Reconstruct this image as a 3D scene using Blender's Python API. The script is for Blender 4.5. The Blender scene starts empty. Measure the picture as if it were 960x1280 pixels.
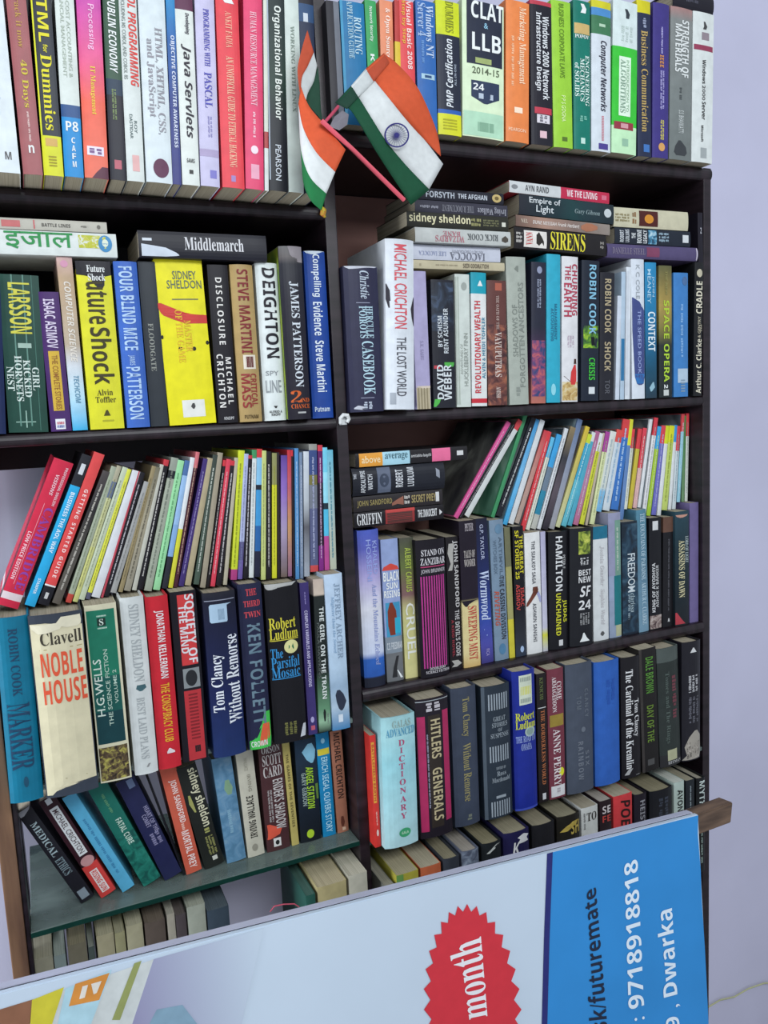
import bpy, bmesh, math, random
from mathutils import Vector, Matrix
SC = bpy.context.scene
COL = SC.collection
rnd = random.Random(7)

# ------------------------------------------------------------------ camera, world, lights, exposure
S = 1.2                                   # metres from the camera to the front of the bookcase
FPX = 996.25
PITCH, YAW, ROLL = 0.12448149, 0.41692715, -0.04852394
CAM = Vector((0.0, -S, 1.95))
_cp, _sp, _cy, _sy = math.cos(PITCH), math.sin(PITCH), math.cos(YAW), math.sin(YAW)
FW = Vector((_sy*_cp, _cy*_cp, -_sp)); _r0 = Vector((_cy, -_sy, 0)); _u0 = _r0.cross(FW)
RT = _r0*math.cos(ROLL) + _u0*math.sin(ROLL); UP = -_r0*math.sin(ROLL) + _u0*math.cos(ROLL)
cam = bpy.data.cameras.new('camera'); camo = bpy.data.objects.new('camera', cam); COL.objects.link(camo)
cam.sensor_fit = 'VERTICAL'; cam.sensor_height = 36.0; cam.lens = FPX/1280*36.0; cam.clip_start = 0.01
m3 = Matrix((RT, UP, -FW)).transposed()
camo.matrix_world = Matrix.Translation(CAM) @ m3.to_4x4()
SC.camera = camo
W_ = bpy.data.worlds.new('room_light'); SC.world = W_; W_.use_nodes = True
bg = W_.node_tree.nodes['Background']; bg.inputs[0].default_value = (0.80, 0.88, 1.0, 1); bg.inputs[1].default_value = 0.60
def area(name, loc, target, sx, sy, power, col):
    l = bpy.data.lights.new(name, 'AREA'); l.shape = 'RECTANGLE'; l.size = sx; l.size_y = sy; l.energy = power; l.color = col
    o = bpy.data.objects.new(name, l); COL.objects.link(o); o.location = loc
    o.rotation_euler = (Vector(target)-Vector(loc)).to_track_quat('-Z', 'Y').to_euler(); return o
area('ceiling_tube_light', (0.5, -2.3, 3.1), (0.5, 0.0, 1.4), 1.8, 0.7, 50, (0.92, 0.97, 1.0))
area('side_light', (-1.9, -0.16, 1.6), (0.3, 0.25, 1.45), 0.6, 1.6, 55, (0.90, 0.95, 1.0))  # unseen source at the side, set to brighten the wall behind the first bay
SC.view_settings.view_transform = 'Standard'; SC.view_settings.look = 'None'
SC.view_settings.exposure = 0.08; SC.view_settings.gamma = 1.0; SC.view_settings.use_curve_mapping = False

# ------------------------------------------------------------------ pixel of the photograph -> place in the room
def ray(px, py): return FW + RT*((px-480)/FPX) - UP*((py-640)/FPX)
def W(px, py, Y=0.0):                      # on the upright plane y = Y
    d = ray(px, py); return CAM + d*((Y-CAM.y)/d.y)
def WZ(px, py, Z):                         # on the level plane z = Z
    d = ray(px, py); return CAM + d*((Z-CAM.z)/d.z)
def XatZ(px, Z, Y):                        # x on the level line z = Z, y = Y seen in pixel column px
    k = (px-480)/FPX; n = RT - FW*k; b = Vector((0, Y, Z)) - CAM
    return CAM.x + -(n.y*b.y + n.z*b.z)/n.x
def zline(p, q, Y): return 0.5*(W(*p, Y).z + W(*q, Y).z)
def hexc(h):
    h = h.lstrip('#'); out = []
    if len(h) == 3: h = ''.join(c*2 for c in h)
    for i in (0, 2, 4):
        c = int(h[i:i+2], 16)/255; out.append(c/12.92 if c <= 0.04045 else ((c+0.055)/1.055)**2.4)
    return (*out, 1)

# ------------------------------------------------------------------ materials
MATS = {}
def _base(key, rough, spec=0.22):
    m = bpy.data.materials.new(key); m.use_nodes = True
    p = m.node_tree.nodes['Principled BSDF']; p.inputs['Roughness'].default_value = rough
    p.inputs['Specular IOR Level'].default_value = spec
    return m, m.node_tree, p
def paint(col, rough=0.45, wear=0.12, scale=55):
    key = ('paint', col if isinstance(col, str) else tuple(col), rough, wear, scale)
    if key in MATS: return MATS[key]
    m, nt, p = _base('printed_' + (col.lstrip('#') if isinstance(col, str) else 'bands'), rough)
    tc = nt.nodes.new('ShaderNodeTexCoord')
    no = nt.nodes.new('ShaderNodeTexNoise'); no.inputs['Scale'].default_value = scale; no.inputs['Detail'].default_value = 5
    nt.links.new(tc.outputs['Object'], no.inputs['Vector'])
    mr = nt.nodes.new('ShaderNodeMapRange'); mr.inputs['From Min'].default_value = 0.3; mr.inputs['From Max'].default_value = 0.7
    mr.inputs['To Min'].default_value = 1-wear; mr.inputs['To Max'].default_value = 1+wear*0.4
    nt.links.new(no.outputs['Fac'], mr.inputs['Value'])
    mx = nt.nodes.new('ShaderNodeVectorMath'); mx.operation = 'SCALE'
    nt.links.new(mr.outputs['Result'], mx.inputs['Scale'])
    if isinstance(col, str):
        mx.inputs[0].default_value = hexc(col)[:3]
    else:                                   # printed bands or fades down the spine: ('C'|'L', (v, hex), ...)
        mode, stops = col[0], list(col[1:])
        sep = nt.nodes.new('ShaderNodeSeparateXYZ'); nt.links.new(tc.outputs['Generated'], sep.inputs[0])
        rp = nt.nodes.new('ShaderNodeValToRGB'); cr = rp.color_ramp
        cr.interpolation = 'CONSTANT' if mode == 'C' else 'LINEAR'
        if mode == 'C':
            ends = [s[0] for s in stops[1:]] + [1.0]
            el = sorted((1-e, s[1]) for e, s in zip(ends, stops))
        else: el = sorted((1-s[0], s[1]) for s in stops)
        while len(cr.elements) < len(el): cr.elements.new(0.5)
        while len(cr.elements) > len(el): cr.elements.remove(cr.elements[-1])
        for e, (ps, h) in zip(cr.elements, el): e.position = max(0, min(1, ps))
        for e, (ps, h) in zip(cr.elements, el): e.color = hexc(h)
        nt.links.new(sep.outputs['Z'], rp.inputs['Fac']); nt.links.new(rp.outputs['Color'], mx.inputs[0])
    nt.links.new(mx.outputs[0], p.inputs['Base Color'])
    MATS[key] = m; return m
def art(c1, c2, c3, scale=60, stretch=(1, 1, 1), rough=0.45):
    key = ('art', c1, c2, c3, scale, stretch)
    if key in MATS: return MATS[key]
    m, nt, p = _base('printed_picture', rough)
    tc = nt.nodes.new('ShaderNodeTexCoord'); mp = nt.nodes.new('ShaderNodeMapping'); mp.inputs['Scale'].default_value = stretch
    no = nt.nodes.new('ShaderNodeTexNoise'); no.inputs['Scale'].default_value = scale; no.inputs['Detail'].default_value = 4; no.inputs['Distortion'].default_value = 1.0
    rp = nt.nodes.new('ShaderNodeValToRGB'); cr = rp.color_ramp
    cr.elements[0].position = 0.36; cr.elements[0].color = hexc(c1); cr.elements[1].position = 0.66; cr.elements[1].color = hexc(c3)
    e = cr.elements.new(0.5); e.color = hexc(c2)
    nt.links.new(tc.outputs['Object'], mp.inputs[0]); nt.links.new(mp.outputs[0], no.inputs['Vector'])
    nt.links.new(no.outputs['Fac'], rp.inputs['Fac']); nt.links.new(rp.outputs['Color'], p.inputs['Base Color'])
    MATS[key] = m; return m
def paper(col='#b9b09a'):
    key = ('paper', col)
    if key in MATS: return MATS[key]
    m, nt, p = _base('page_edges', 0.9, 0.1)
    tc = nt.nodes.new('ShaderNodeTexCoord'); mp = nt.nodes.new('ShaderNodeMapping'); mp.inputs['Scale'].default_value = (900, 6, 6)
    no = nt.nodes.new('ShaderNodeTexNoise'); no.inputs['Scale'].default_value = 1.0; no.inputs['Detail'].default_value = 2
    rp = nt.nodes.new('ShaderNodeValToRGB'); cr = rp.color_ramp; c = hexc(col)
    cr.elements[0].position = 0.3; cr.elements[0].color = (c[0]*.68, c[1]*.68, c[2]*.66, 1); cr.elements[1].position = 0.6; cr.elements[1].color = c
    nt.links.new(tc.outputs['Object'], mp.inputs[0]); nt.links.new(mp.outputs[0], no.inputs['Vector'])
    nt.links.new(no.outputs['Fac'], rp.inputs['Fac']); nt.links.new(rp.outputs['Color'], p.inputs['Base Color'])
    MATS[key] = m; return m
def wood(c1, c2, rough=0.4, scale=(6, 6, 60)):
    key = ('wood', c1, c2, rough, scale)
    if key in MATS: return MATS[key]
    m, nt, p = _base('wood_grain', rough, 0.4)
    tc = nt.nodes.new('ShaderNodeTexCoord'); mp = nt.nodes.new('ShaderNodeMapping'); mp.inputs['Scale'].default_value = scale
    no = nt.nodes.new('ShaderNodeTexNoise'); no.inputs['Scale'].default_value = 1.5; no.inputs['Detail'].default_value = 6
    rp = nt.nodes.new('ShaderNodeValToRGB'); cr = rp.color_ramp
    cr.elements[0].position = 0.35; cr.elements[0].color = hexc(c1); cr.elements[1].position = 0.7; cr.elements[1].color = hexc(c2)
    bp = nt.nodes.new('ShaderNodeBump'); bp.inputs['Strength'].default_value = 0.15
    nt.links.new(tc.outputs['Object'], mp.inputs[0]); nt.links.new(mp.outputs[0], no.inputs['Vector'])
    nt.links.new(no.outputs['Fac'], rp.inputs['Fac']); nt.links.new(rp.outputs['Color'], p.inputs['Base Color'])
    nt.links.new(no.outputs['Fac'], bp.inputs['Height']); nt.links.new(bp.outputs[0], p.inputs['Normal'])
    MATS[key] = m; return m

# ------------------------------------------------------------------ object helpers
def link(name, me, mat, parent=None, label=None):
    o = bpy.data.objects.new(name, me); COL.objects.link(o)
    if mat: me.materials.append(mat)
    if parent: o.parent = parent
    if label: o['label'] = label
    return o
def from_bm(name, bm, mat, parent=None, smooth=False, label=None):
    me = bpy.data.meshes.new(name); bm.normal_update(); bm.to_mesh(me); bm.free()
    if smooth:
        for p in me.polygons: p.use_smooth = True
    return link(name, me, mat, parent, label)
def pydata(name, vs, fs, mat, parent=None, label=None):
    me = bpy.data.meshes.new(name); me.from_pydata(vs, [], fs); me.update(); return link(name, me, mat, parent, label)
def thing(name, label, cat, loc=(0, 0, 0), group=None, rot=None):
    o = bpy.data.objects.new(name, None); COL.objects.link(o); o.location = loc; o.empty_display_size = 0.02
    if rot: o.rotation_euler = rot
    o['label'] = label; o['category'] = cat
    if group: o['group'] = group
    return o
def tag(o, label=None, cat=None, group=None, kind=None):
    for k, v in (('label', label), ('category', cat), ('group', group), ('kind', kind)):
        if v: o[k] = v
    return o
def box_bm(x0, x1, y0, y1, z0, z1, bev=0.0, seg=2):
    bm = bmesh.new(); bmesh.ops.create_cube(bm, size=1.0)
    for v in bm.verts: v.co = Vector(((x0+x1)/2+v.co.x*(x1-x0), (y0+y1)/2+v.co.y*(y1-y0), (z0+z1)/2+v.co.z*(z1-z0)))
    if bev: bmesh.ops.bevel(bm, geom=bm.edges[:], offset=bev, segments=seg, affect='EDGES', profile=0.6)
    return bm
def tube_mesh(pts, r, n=10):
    vs, fs = [], []; pts = [Vector(p) for p in pts]
    for i, p in enumerate(pts):
        t = (pts[min(i+1, len(pts)-1)]-pts[max(i-1, 0)]).normalized()
        a = t.cross(Vector((0, 1, 0.3))).normalized(); b = t.cross(a)
        for k in range(n):
            w = 2*math.pi*k/n; vs.append(p+(a*math.cos(w)+b*math.sin(w))*r)
    for i in range(len(pts)-1):
        for k in range(n): fs.append((i*n+k, i*n+(k+1) % n, (i+1)*n+(k+1) % n, (i+1)*n+k))
    fs += [tuple(range(n))[::-1], tuple(range((len(pts)-1)*n, len(pts)*n))]
    return vs, fs

# ------------------------------------------------------------------ lettering
OFF = {'b': (0x1D5D4, 0x1D5EE, 0x1D7EC), 's': (0x1D400, 0x1D41A, 0x1D7CE)}
SLANT = {'i': 'b', 't': 's', 'm': 'b'}
TCACHE = {}
SCRATCH = bpy.data.scenes.new('scratch')
def glyphs(s, style):
    key = (s, style)
    if key in TCACHE: return TCACHE[key]
    skew = 0.2 if style in 'it' else 0.0; spaced = style == 'm'
    style = SLANT.get(style, style)
    if style in OFF:
        a, b, d = OFF[style]
        q = ''.join(chr(a+ord(c)-65) if 'A' <= c <= 'Z' else chr(b+ord(c)-97) if 'a' <= c <= 'z' else chr(d+ord(c)-48) if '0' <= c <= '9' else c for c in s)
    else: q = s
    cu = bpy.data.curves.new('lettering', 'FONT'); cu.body = q; cu.resolution_u = 2; cu.space_line = 0.85; cu.shear = skew; cu.space_character = 1.35 if spaced else 1.0
    if style == 'p': cu.offset = 0.008
    if '\n' in s: cu.align_x = 'CENTER'
    o = bpy.data.objects.new('lettering', cu); SCRATCH.collection.objects.link(o); vl = SCRATCH.view_layers[0]; vl.update()
    dg = vl.depsgraph; me = o.evaluated_get(dg).to_mesh()
    vs = [v.co.copy() for v in me.vertices]; fs = [tuple(p.vertices) for p in me.polygons]
    o.evaluated_get(dg).to_mesh_clear(); bpy.data.objects.remove(o); bpy.data.curves.remove(cu)
    x0 = min(v.x for v in vs); x1 = max(v.x for v in vs); y0 = min(v.y for v in vs); y1 = max(v.y for v in vs)
    vs = [((v.x-x0)/(x1-x0), (v.y-y0)/(y1-y0)) for v in vs]
    TCACHE[key] = (vs, fs); return TCACHE[key]
def orient(a, b, dr):                       # glyph box (right a, up b) -> (across u, down v)
    if dr == 'h': return a, 1-b
    if dr == 'f': return 1-a, b
    if dr == 'd': return b, a
    return 1-b, 1-a                         # 'u'

# ------------------------------------------------------------------ books
LABELS = {}
def spine_y(x, w, b): return -b*(1-abs(2*x/w)**2.6) if w else 0
def build_cover(root, w, h, d, b, t, col, rough):
    n = 8 if w > 0.012 else 4
    xs = [-w/2+w*i/n for i in range(n+1)]
    outer = [(-w/2, d)] + [(x, spine_y(x, w, b)) for x in xs] + [(w/2, d)]
    wi = w/2-t; xi = [-wi+2*wi*i/n for i in range(n+1)]
    inner = [(-wi, d)] + [(x, t+spine_y(x, w, b)) for x in xi] + [(wi, d)]
    k = len(outer); vs, fs = [], []
    for z in (0, h):
        vs += [(x, y, z) for x, y in outer] + [(x, y, z) for x, y in inner]
    for i in range(k-1):
        fs.append((i, i+1, 2*k+i+1, 2*k+i)); fs.append((k+i+1, k+i, 3*k+i, 3*k+i+1))
        fs.append((i+1, i, k+i, k+i+1)); fs.append((2*k+i, 2*k+i+1, 3*k+i+1, 3*k+i))
    fs.append((0, 2*k, 3*k, k)); fs.append((k-1, 2*k-1, 4*k-1, 3*k-1))
    return pydata('cover', vs, fs, col if isinstance(col, bpy.types.Material) else paint(col, rough), root)
def marks(root, w, h, b, specs, lift=0.0005):
    """printing on the spine: u 0..1 across, v 0..1 from the top"""
    def P(u, v, e=lift):
        x = (u-0.5)*w; return (x, spine_y(x, w, b)-e, h*(1-v))
    def patch(poly_or_rect, mat, name, e):
        u0, u1, v0, v1 = poly_or_rect; n = 8; vs, fs = [], []
        for i in range(n+1):
            u = u0+(u1-u0)*i/n; vs += [P(u, v0, e), P(u, v1, e)]
        for i in range(n): fs.append((2*i, 2*i+1, 2*i+3, 2*i+2))
        return pydata(name, vs, fs, mat, root)
    main, holders = root, []
    for sp in specs:
        k = sp[0]; root = main
        if k != '#' and len(sp) >= 6 and not isinstance(sp[2], (list, str)):
            q = sp[2:6]
            for bx, ob in holders:
                if q[0] >= bx[0]-.02 and q[1] <= bx[1]+.02 and q[2] >= bx[2]-.01 and q[3] <= bx[3]+.01: root = ob
        if k == '#':
            ob = patch(sp[2:6], paint(sp[1]), 'spine_panel', 0.0003)
            if sp[3]-sp[2] > .2 and sp[5]-sp[4] > .03: holders.append((sp[2:6], ob))
        elif k == '@': patch(sp[2:6], art(*sp[1]), 'spine_picture', 0.00035)
        elif k == 'o':                       # oval emblem
            u0, u1, v0, v1 = sp[2:6]; n = 24
            vs = [P((u0+u1)/2, (v0+v1)/2)]+[P((u0+u1)/2+(u1-u0)/2*math.cos(2*math.pi*i/n), (v0+v1)/2+(v1-v0)/2*math.sin(2*math.pi*i/n)) for i in range(n)]
            pydata('emblem', vs, [(0, 1+i, 1+(i+1) % n) for i in range(n)], paint(sp[1]), root)
        elif k == 'P':                       # any outline, given row by row as (v, u0, u1)
            vs, fs = [], []
            for v, u0, u1 in sp[2]:
                for i in range(7): vs.append(P(u0+(u1-u0)*i/6, v, sp[3] if len(sp) > 3 else 0.0004))
            for r in range(len(sp[2])-1):
                for i in range(6): fs.append((r*7+i, r*7+i+1, r*7+8+i, r*7+7+i))
            pydata('spine_art', vs, fs, paint(sp[1]), root)
        elif k == '|':                       # fine ruled lines
            u0, u1, v0, v1, n = sp[2:7]; vs, fs = [], []
            for i in range(n):
                a = u0+(u1-u0)*i/n; c = a+(u1-u0)/n*0.5; q = len(vs)
                vs += [P(a, v0), P(c, v0), P(c, v1), P(a, v1)]; fs.append((q, q+1, q+2, q+3))
            pydata('ruled_lines', vs, fs, paint(sp[1]), root)
        elif k == '=':                       # ruled bars across
            u0, u1, v0, v1, n = sp[2:7]; vs, fs = [], []
            for i in range(n):
                a = v0+(v1-v0)*i/n; c = a+(v1-v0)/n*0.5; q = len(vs)
                vs += [P(u0, a), P((u0+u1)/2, a), P(u1, a), P(u1, c), P((u0+u1)/2, c), P(u0, c)]; fs.append((q, q+1, q+4, q+5)); fs.append((q+1, q+2, q+3, q+4))
            pydata('ruled_lines', vs, fs, paint(sp[1]), root)
        elif k == '~':                       # print too small to read
            u0, u1, v0, v1 = sp[2:6]; nl = sp[6] if len(sp) > 6 else 1; vs, fs = [], []
            hh = (u1-u0)*w/nl*0.7; left = rnd.randint(3, 8)
            for r in range(nl):
                a0 = u0+(u1-u0)*(r+0.15)/nl; a1 = a0+(u1-u0)/nl*0.7; v = v0
                while v < v1:
                    L = min(0.02, max(0.0009, hh*rnd.uniform(0.3, 0.6)))/h; q = len(vs); e = min(v1, v+L)
                    t0 = a0+(a1-a0)*rnd.choice((0, 0, .2)); t1 = a1-(a1-a0)*rnd.choice((0, 0, .15))
                    vs += [P(t0, v), P(t1, v), P(t1, e), P(t0, e)]; fs.append((q, q+1, q+2, q+3)); v += L*1.35; left -= 1
                    if left <= 0: v += L*1.2; left = rnd.randint(3, 8)
            if fs: pydata('small_print', vs, fs, paint(sp[1]), root)
        else:                                # lettering
            s, st, u0, u1, v0, v1, c = sp[:7]
            if st[1] in 'du' and u1-u0 < 0.75:
                ce = (u0+u1)/2; hw = (u1-u0)/2*1.16; u0, u1 = max(.05, ce-hw), min(.95, ce+hw)
            g, f = glyphs(s, st[0]); vs = []
            for a, bb in g:
                uu, vv = orient(a, bb, st[1]); vs.append(P(u0+(u1-u0)*uu, v0+(v1-v0)*vv, 0.0008))
            pydata('title_lettering', vs, f, paint(c, 0.5, 0.05), root)
def book(loc, rot_y, w, h, d, kind, col, specs, label, group, rough=0.42, pages='#a89f8b', rot_z=0.0, cat='book', side=None):
    hard = kind == 'hardcover_book'
    root = thing(kind, label, cat, loc, group, (0, rot_y, rot_z))
    LABELS.setdefault(label, []).append(root.name)
    b = min(0.0055, 0.13*w) if hard else (0.0006 if kind == 'magazine' else min(0.0018, 0.05*w))
    t = 0.0024 if hard else 0.0006
    t = min(t, w*0.2)
    build_cover(root, w, h, d, b, t, col, rough)
    ins = 0.004 if hard else 0.0009
    y0 = t+0.0004
    from_bm('page_block', box_bm(-w/2+t*1.02, w/2-t*1.02, y0, d-(0.004 if hard else 0.0008), ins, h-ins), paper(pages), root)
    marks(root, w, h, b, specs)
    if side:
        pydata('front_cover', [(-w/2-.0004, .003, .001), (-w/2-.0004, d-.001, .001), (-w/2-.0004, d-.001, h-.001), (-w/2-.0004, .003, h-.001)], [(0, 1, 2, 3)], art(*side) if isinstance(side, tuple) else paint(side), root)
    return root
TOPS = {}                                    # row -> [(x0, x1, z_top)]
KIND = {'h': 'hardcover_book', 'p': 'paperback_book', 'm': 'magazine', 'b': 'booklet'}
def row(key, zs, Y, phrase, group, books, ext=0.0, depth=None):
    for bk in books:
        xb0, xb1, xt, yt, kind, col, desc, specs = bk[:8]
        o = bk[8] if len(bk) > 8 else {}
        y = Y-o.get('out', 0.0)
        X0 = XatZ(xb0, zs, y); X1 = XatZ(xb1, zs, y); T = W(xt, yt, y)
        a = math.atan2(T.x-X0, T.z-zs); h = math.hypot(T.x-X0, T.z-zs)+ext
        if abs(a) < math.radians(0.8): a = 0.0
        w = (X1-X0)*math.cos(a)*0.985
        lift = abs(math.sin(a))*w/2
        cx = X0+(X1-X0)/2; loc = (cx, y, zs+lift+0.0003)
        d = o.get('d', depth or (0.15 if kind == 'h' else 0.115))
        lab = desc + ' ' + phrase
        r = book(loc, a, w, h, d, KIND[kind], col, specs, lab, group, o.get('rough', 0.42), o.get('pages', '#a89f8b'), side=o.get('side'))
        TOPS.setdefault(key, []).append((X0+math.sin(a)*h, X1+math.sin(a)*h, zs+h*math.cos(a)))
def lying(Y, phrase, group, books, tilt_deg=0.0):
    """books lying flat, spine to the front; corner pixels TL TR BL BR of the spine; listed from the bottom of the pile"""
    zprev = None
    for bk in books:
        TL, TR, BL, BR, kind, col, desc, specs = bk[:8]; o = bk[8] if len(bk) > 8 else {}
        y = Y-o.get('out', 0.0)
        tl, tr, bl, br = (W(*p, y) for p in (TL, TR, BL, BR))
        L = ((tr-tl).length+(br-bl).length)/2; w = ((tl-bl).length+(tr-br).length)/2
        tilt = math.atan2((tr.z+br.z-tl.z-bl.z)/2, (tr.x+br.x-tl.x-bl.x)/2)
        tilt = math.radians(tilt_deg)
        c = (tr+br)/2; zc = (tl.z+tr.z+bl.z+br.z)/4
        if zprev is not None and not o.get('free'): zc = zprev+w/2+0.0004
        if o.get('base') is not None: zc = o['base']+w/2+0.0004
        zprev = zc+w/2 + (0.0 if not tilt else 0.0)
        # the book's top points to -x, its foot is at the +x end
        book((c.x, y, zc), -math.pi/2-tilt, w*0.97, L, o.get('d', 0.12), KIND[kind], col, specs, desc+' '+phrase, group, o.get('rough', 0.42), o.get('pages', '#a89f8b'))

# ------------------------------------------------------------------ the room
WALLM, wnt, wp = _base('painted_wall', 0.85, 0.2)
_tc = wnt.nodes.new('ShaderNodeTexCoord'); _n = wnt.nodes.new('ShaderNodeTexNoise'); _n.inputs['Scale'].default_value = 2.2; _n.inputs['Detail'].default_value = 8
_rp = wnt.nodes.new('ShaderNodeValToRGB'); _rp.color_ramp.elements[0].position = 0.3; _rp.color_ramp.elements[0].color = hexc('#bcbbd0'); _rp.color_ramp.elements[1].position = 0.7; _rp.color_ramp.elements[1].color = hexc('#c9c8de')
wnt.links.new(_tc.outputs['Object'], _n.inputs['Vector']); wnt.links.new(_n.outputs['Fac'], _rp.inputs['Fac']); wnt.links.new(_rp.outputs['Color'], wp.inputs['Base Color'])
DEP = 0.27
tag(from_bm('wall_back', box_bm(-2.5, 4.5, DEP+0.02, DEP+0.12, 0, 3.3), WALLM), kind='structure')
FLM, fnt, fp = _base('floor_tiles', 0.35, 0.5)
_t2 = fnt.nodes.new('ShaderNodeTexCoord'); _b = fnt.nodes.new('ShaderNodeTexBrick'); _b.offset = 0.0; _b.inputs['Scale'].default_value = 1.6
_b.inputs['Brick Width'].default_value = 0.8; _b.inputs['Row Height'].default_value = 0.8; _b.inputs['Mortar Size'].default_value = 0.006
_b.inputs['Color1'].default_value = hexc('#8f8a86'); _b.inputs['Color2'].default_value = hexc('#989390'); _b.inputs['Mortar'].default_value = hexc('#4d4a48')
fnt.links.new(_t2.outputs['Object'], _b.inputs['Vector']); fnt.links.new(_b.outputs['Color'], fp.inputs['Base Color'])
tag(from_bm('floor', box_bm(-2.5, 4.5, -3.0, DEP+0.12, -0.1, 0), FLM), kind='structure')
tag(from_bm('baseboard_back', box_bm(1.27, 4.5, DEP+0.005, DEP+0.02, 0, 0.09, 0.003), paint('#8d8ba0', 0.6)), kind='structure')

# ------------------------------------------------------------------ the bookcase
zBL = zline((0, 541), (417, 524), 0); zBR = zline((436, 517), (880, 494), 0)
zAL = zline((0, 217), (350, 239), -0.06); zAR = zline((548, 168), (885, 205), -0.02)
zC = zline((455, 862), (885, 777), 0); zN = zline((10, 1003), (440, 906), -0.03)
zD = zline((476, 1061), (875, 946), -0.03); zE = zline((38, 1165), (443, 1054), 0.0)
zF = zD-0.24
XL, XD, XR = -0.067, 0.456, 1.238             # inner faces of the uprights
DW = wood('#150f13', '#2b2027', 0.38, (5, 5, 40)); DH = wood('#150f13', '#2b2027', 0.36, (40, 5, 5))
RAW = wood('#5a4030', '#8a684c', 0.6, (30, 30, 3)); BACK = wood('#93685f', '#a67a70', 0.6, (4, 4, 9)); DBACK = wood('#171216', '#221a20', 0.6, (4, 4, 9))
bc = thing('bookcase', 'tall dark wooden bookcase packed with books, glass shelves low down', 'bookcase', (0.58, 0, 0))
def bpart(name, x0, x1, y0, y1, z0, z1, mat, bev=0.0015, label=None):
    o = from_bm(name, box_bm(x0-0.58, x1-0.58, y0, y1, z0, z1, bev), mat, bc, label=label); return o
def nosed(name, x0, x1, ztop, th, front=0.0):
    """board with a rounded front edge"""
    bm = bmesh.new(); n = 8; prof = [(DEP, ztop-th), (DEP, ztop)]
    prof += [(front+th*0.35-th*0.35*math.sin(math.pi*i/n), ztop-th/2+th/2*math.cos(math.pi*i/n)) for i in range(n+1)]
    ring = []
    for x in (x0-0.58, x1-0.58): ring.append([bm.verts.new((x, y, z)) for y, z in prof])
    k = len(prof)
    for i in range(k): bm.faces.new((ring[0][i], ring[0][(i+1) % k], ring[1][(i+1) % k], ring[1][i]))
    bm.faces.new(ring[0][::-1]); bm.faces.new(ring[1]); bmesh.ops.recalc_face_normals(bm, faces=bm.faces[:])
    return from_bm(name, bm, DH, bc)
bpart('corner_post', XL-0.022, XL, 0.0, 0.05, 0, 2.8, RAW, label='outer corner post with bare brown front edge')
bpart('corner_post', XL-0.022, XL, DEP-0.04, DEP, 0, 2.8, DW)
bpart('post_lining', XL+0.0005, XL+0.007, 0.004, 0.05, 0, 2.8, DW)
bpart('side_panel', XL-0.012, XL-0.004, 0.0505, DEP-0.0405, zBL-0.06, 2.8, DW)
bpart('divider_panel', XD, XD+0.019, 0.0, DEP, 0, 2.8, DW)
bpart('side_panel', XR, XR+0.019, 0.0, DEP, 0, zAR-0.0005, DW)
Lx0, Lx1, Rx0, Rx1 = XL+0.0072, XD-0.0003, XD+0.0193, XR-0.0003
nosed('shelf', Lx0, Lx1, zAL, 0.020); nosed('shelf', Lx0, Lx1, zBL, 0.018)
nosed('shelf', XD+0.0193, XR+0.019, zAR, 0.024, -0.003); nosed('shelf', Rx0, Rx1, zBR, 0.020); nosed('shelf', Rx0, Rx1, zC, 0.022, -0.004)
nosed('shelf', Rx0, Rx1, zF, 0.02); nosed('shelf', Lx0, Lx1, zE-0.27, 0.02)
nosed('shelf', Lx0, Lx1, 0.09, 0.02); nosed('shelf', Rx0, Rx1, 0.09, 0.02)
bpart('back_panel', Rx0, Rx1, DEP-0.008, DEP, 0.09, zAR-0.025, BACK)
bpart('back_panel', Lx0, Lx1, DEP-0.008, DEP, zBL-0.06, 2.75, DBACK)
bpart('plinth', Lx0, Lx1, 0.02, 0.035, 0, 0.069, DW); bpart('plinth', Rx0, Rx1, 0.02, 0.035, 0, 0.069, DW)
GL = bpy.data.materials.new('green_glass'); GL.use_nodes = True; gt = GL.node_tree; gt.nodes.remove(gt.nodes['Principled BSDF'])
_tr = gt.nodes.new('ShaderNodeBsdfTransparent'); _tr.inputs[0].default_value = hexc('#c9ddd4')
_df = gt.nodes.new('ShaderNodeBsdfDiffuse'); _df.inputs[0].default_value = hexc('#7f8f8a')
_gl = gt.nodes.new('ShaderNodeBsdfGlossy'); _gl.inputs[0].default_value = hexc('#d0e0da'); _gl.inputs['Roughness'].default_value = 0.18
_fr = gt.nodes.new('ShaderNodeFresnel'); _fr.inputs[0].default_value = 1.5
_dn = gt.nodes.new('ShaderNodeTexNoise'); _dn.inputs['Scale'].default_value = 9; _dn.inputs['Detail'].default_value = 6
_dm = gt.nodes.new('ShaderNodeMapRange'); _dm.inputs['From Min'].default_value = 0.3; _dm.inputs['From Max'].default_value = 0.7; _dm.inputs['To Min'].default_value = 0.42; _dm.inputs['To Max'].default_value = 0.62
_m1 = gt.nodes.new('ShaderNodeMixShader'); _m2 = gt.nodes.new('ShaderNodeMixShader')
gt.links.new(_dn.outputs['Fac'], _dm.inputs['Value']); gt.links.new(_dm.outputs[0], _m1.inputs[0]); gt.links.new(_tr.outputs[0], _m1.inputs[1]); gt.links.new(_df.outputs[0], _m1.inputs[2])
gt.links.new(_fr.outputs[0], _m2.inputs[0]); gt.links.new(_m1.outputs[0], _m2.inputs[1]); gt.links.new(_gl.outputs[0], _m2.inputs[2])
gt.links.new(_m2.outputs[0], gt.nodes['Material Output'].inputs[0])
bpart('glass_shelf', Lx0, Lx1, 0.0, DEP-0.005, zE-0.008, zE, GL, 0.001, 'green glass shelf')
bpart('glass_edge', Lx0, Lx1, -0.0012, -0.0001, zE-0.008, zE-0.0005, paint('#12352e', .15), 0.0003, 'dark green edge of the glass shelf')
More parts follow.
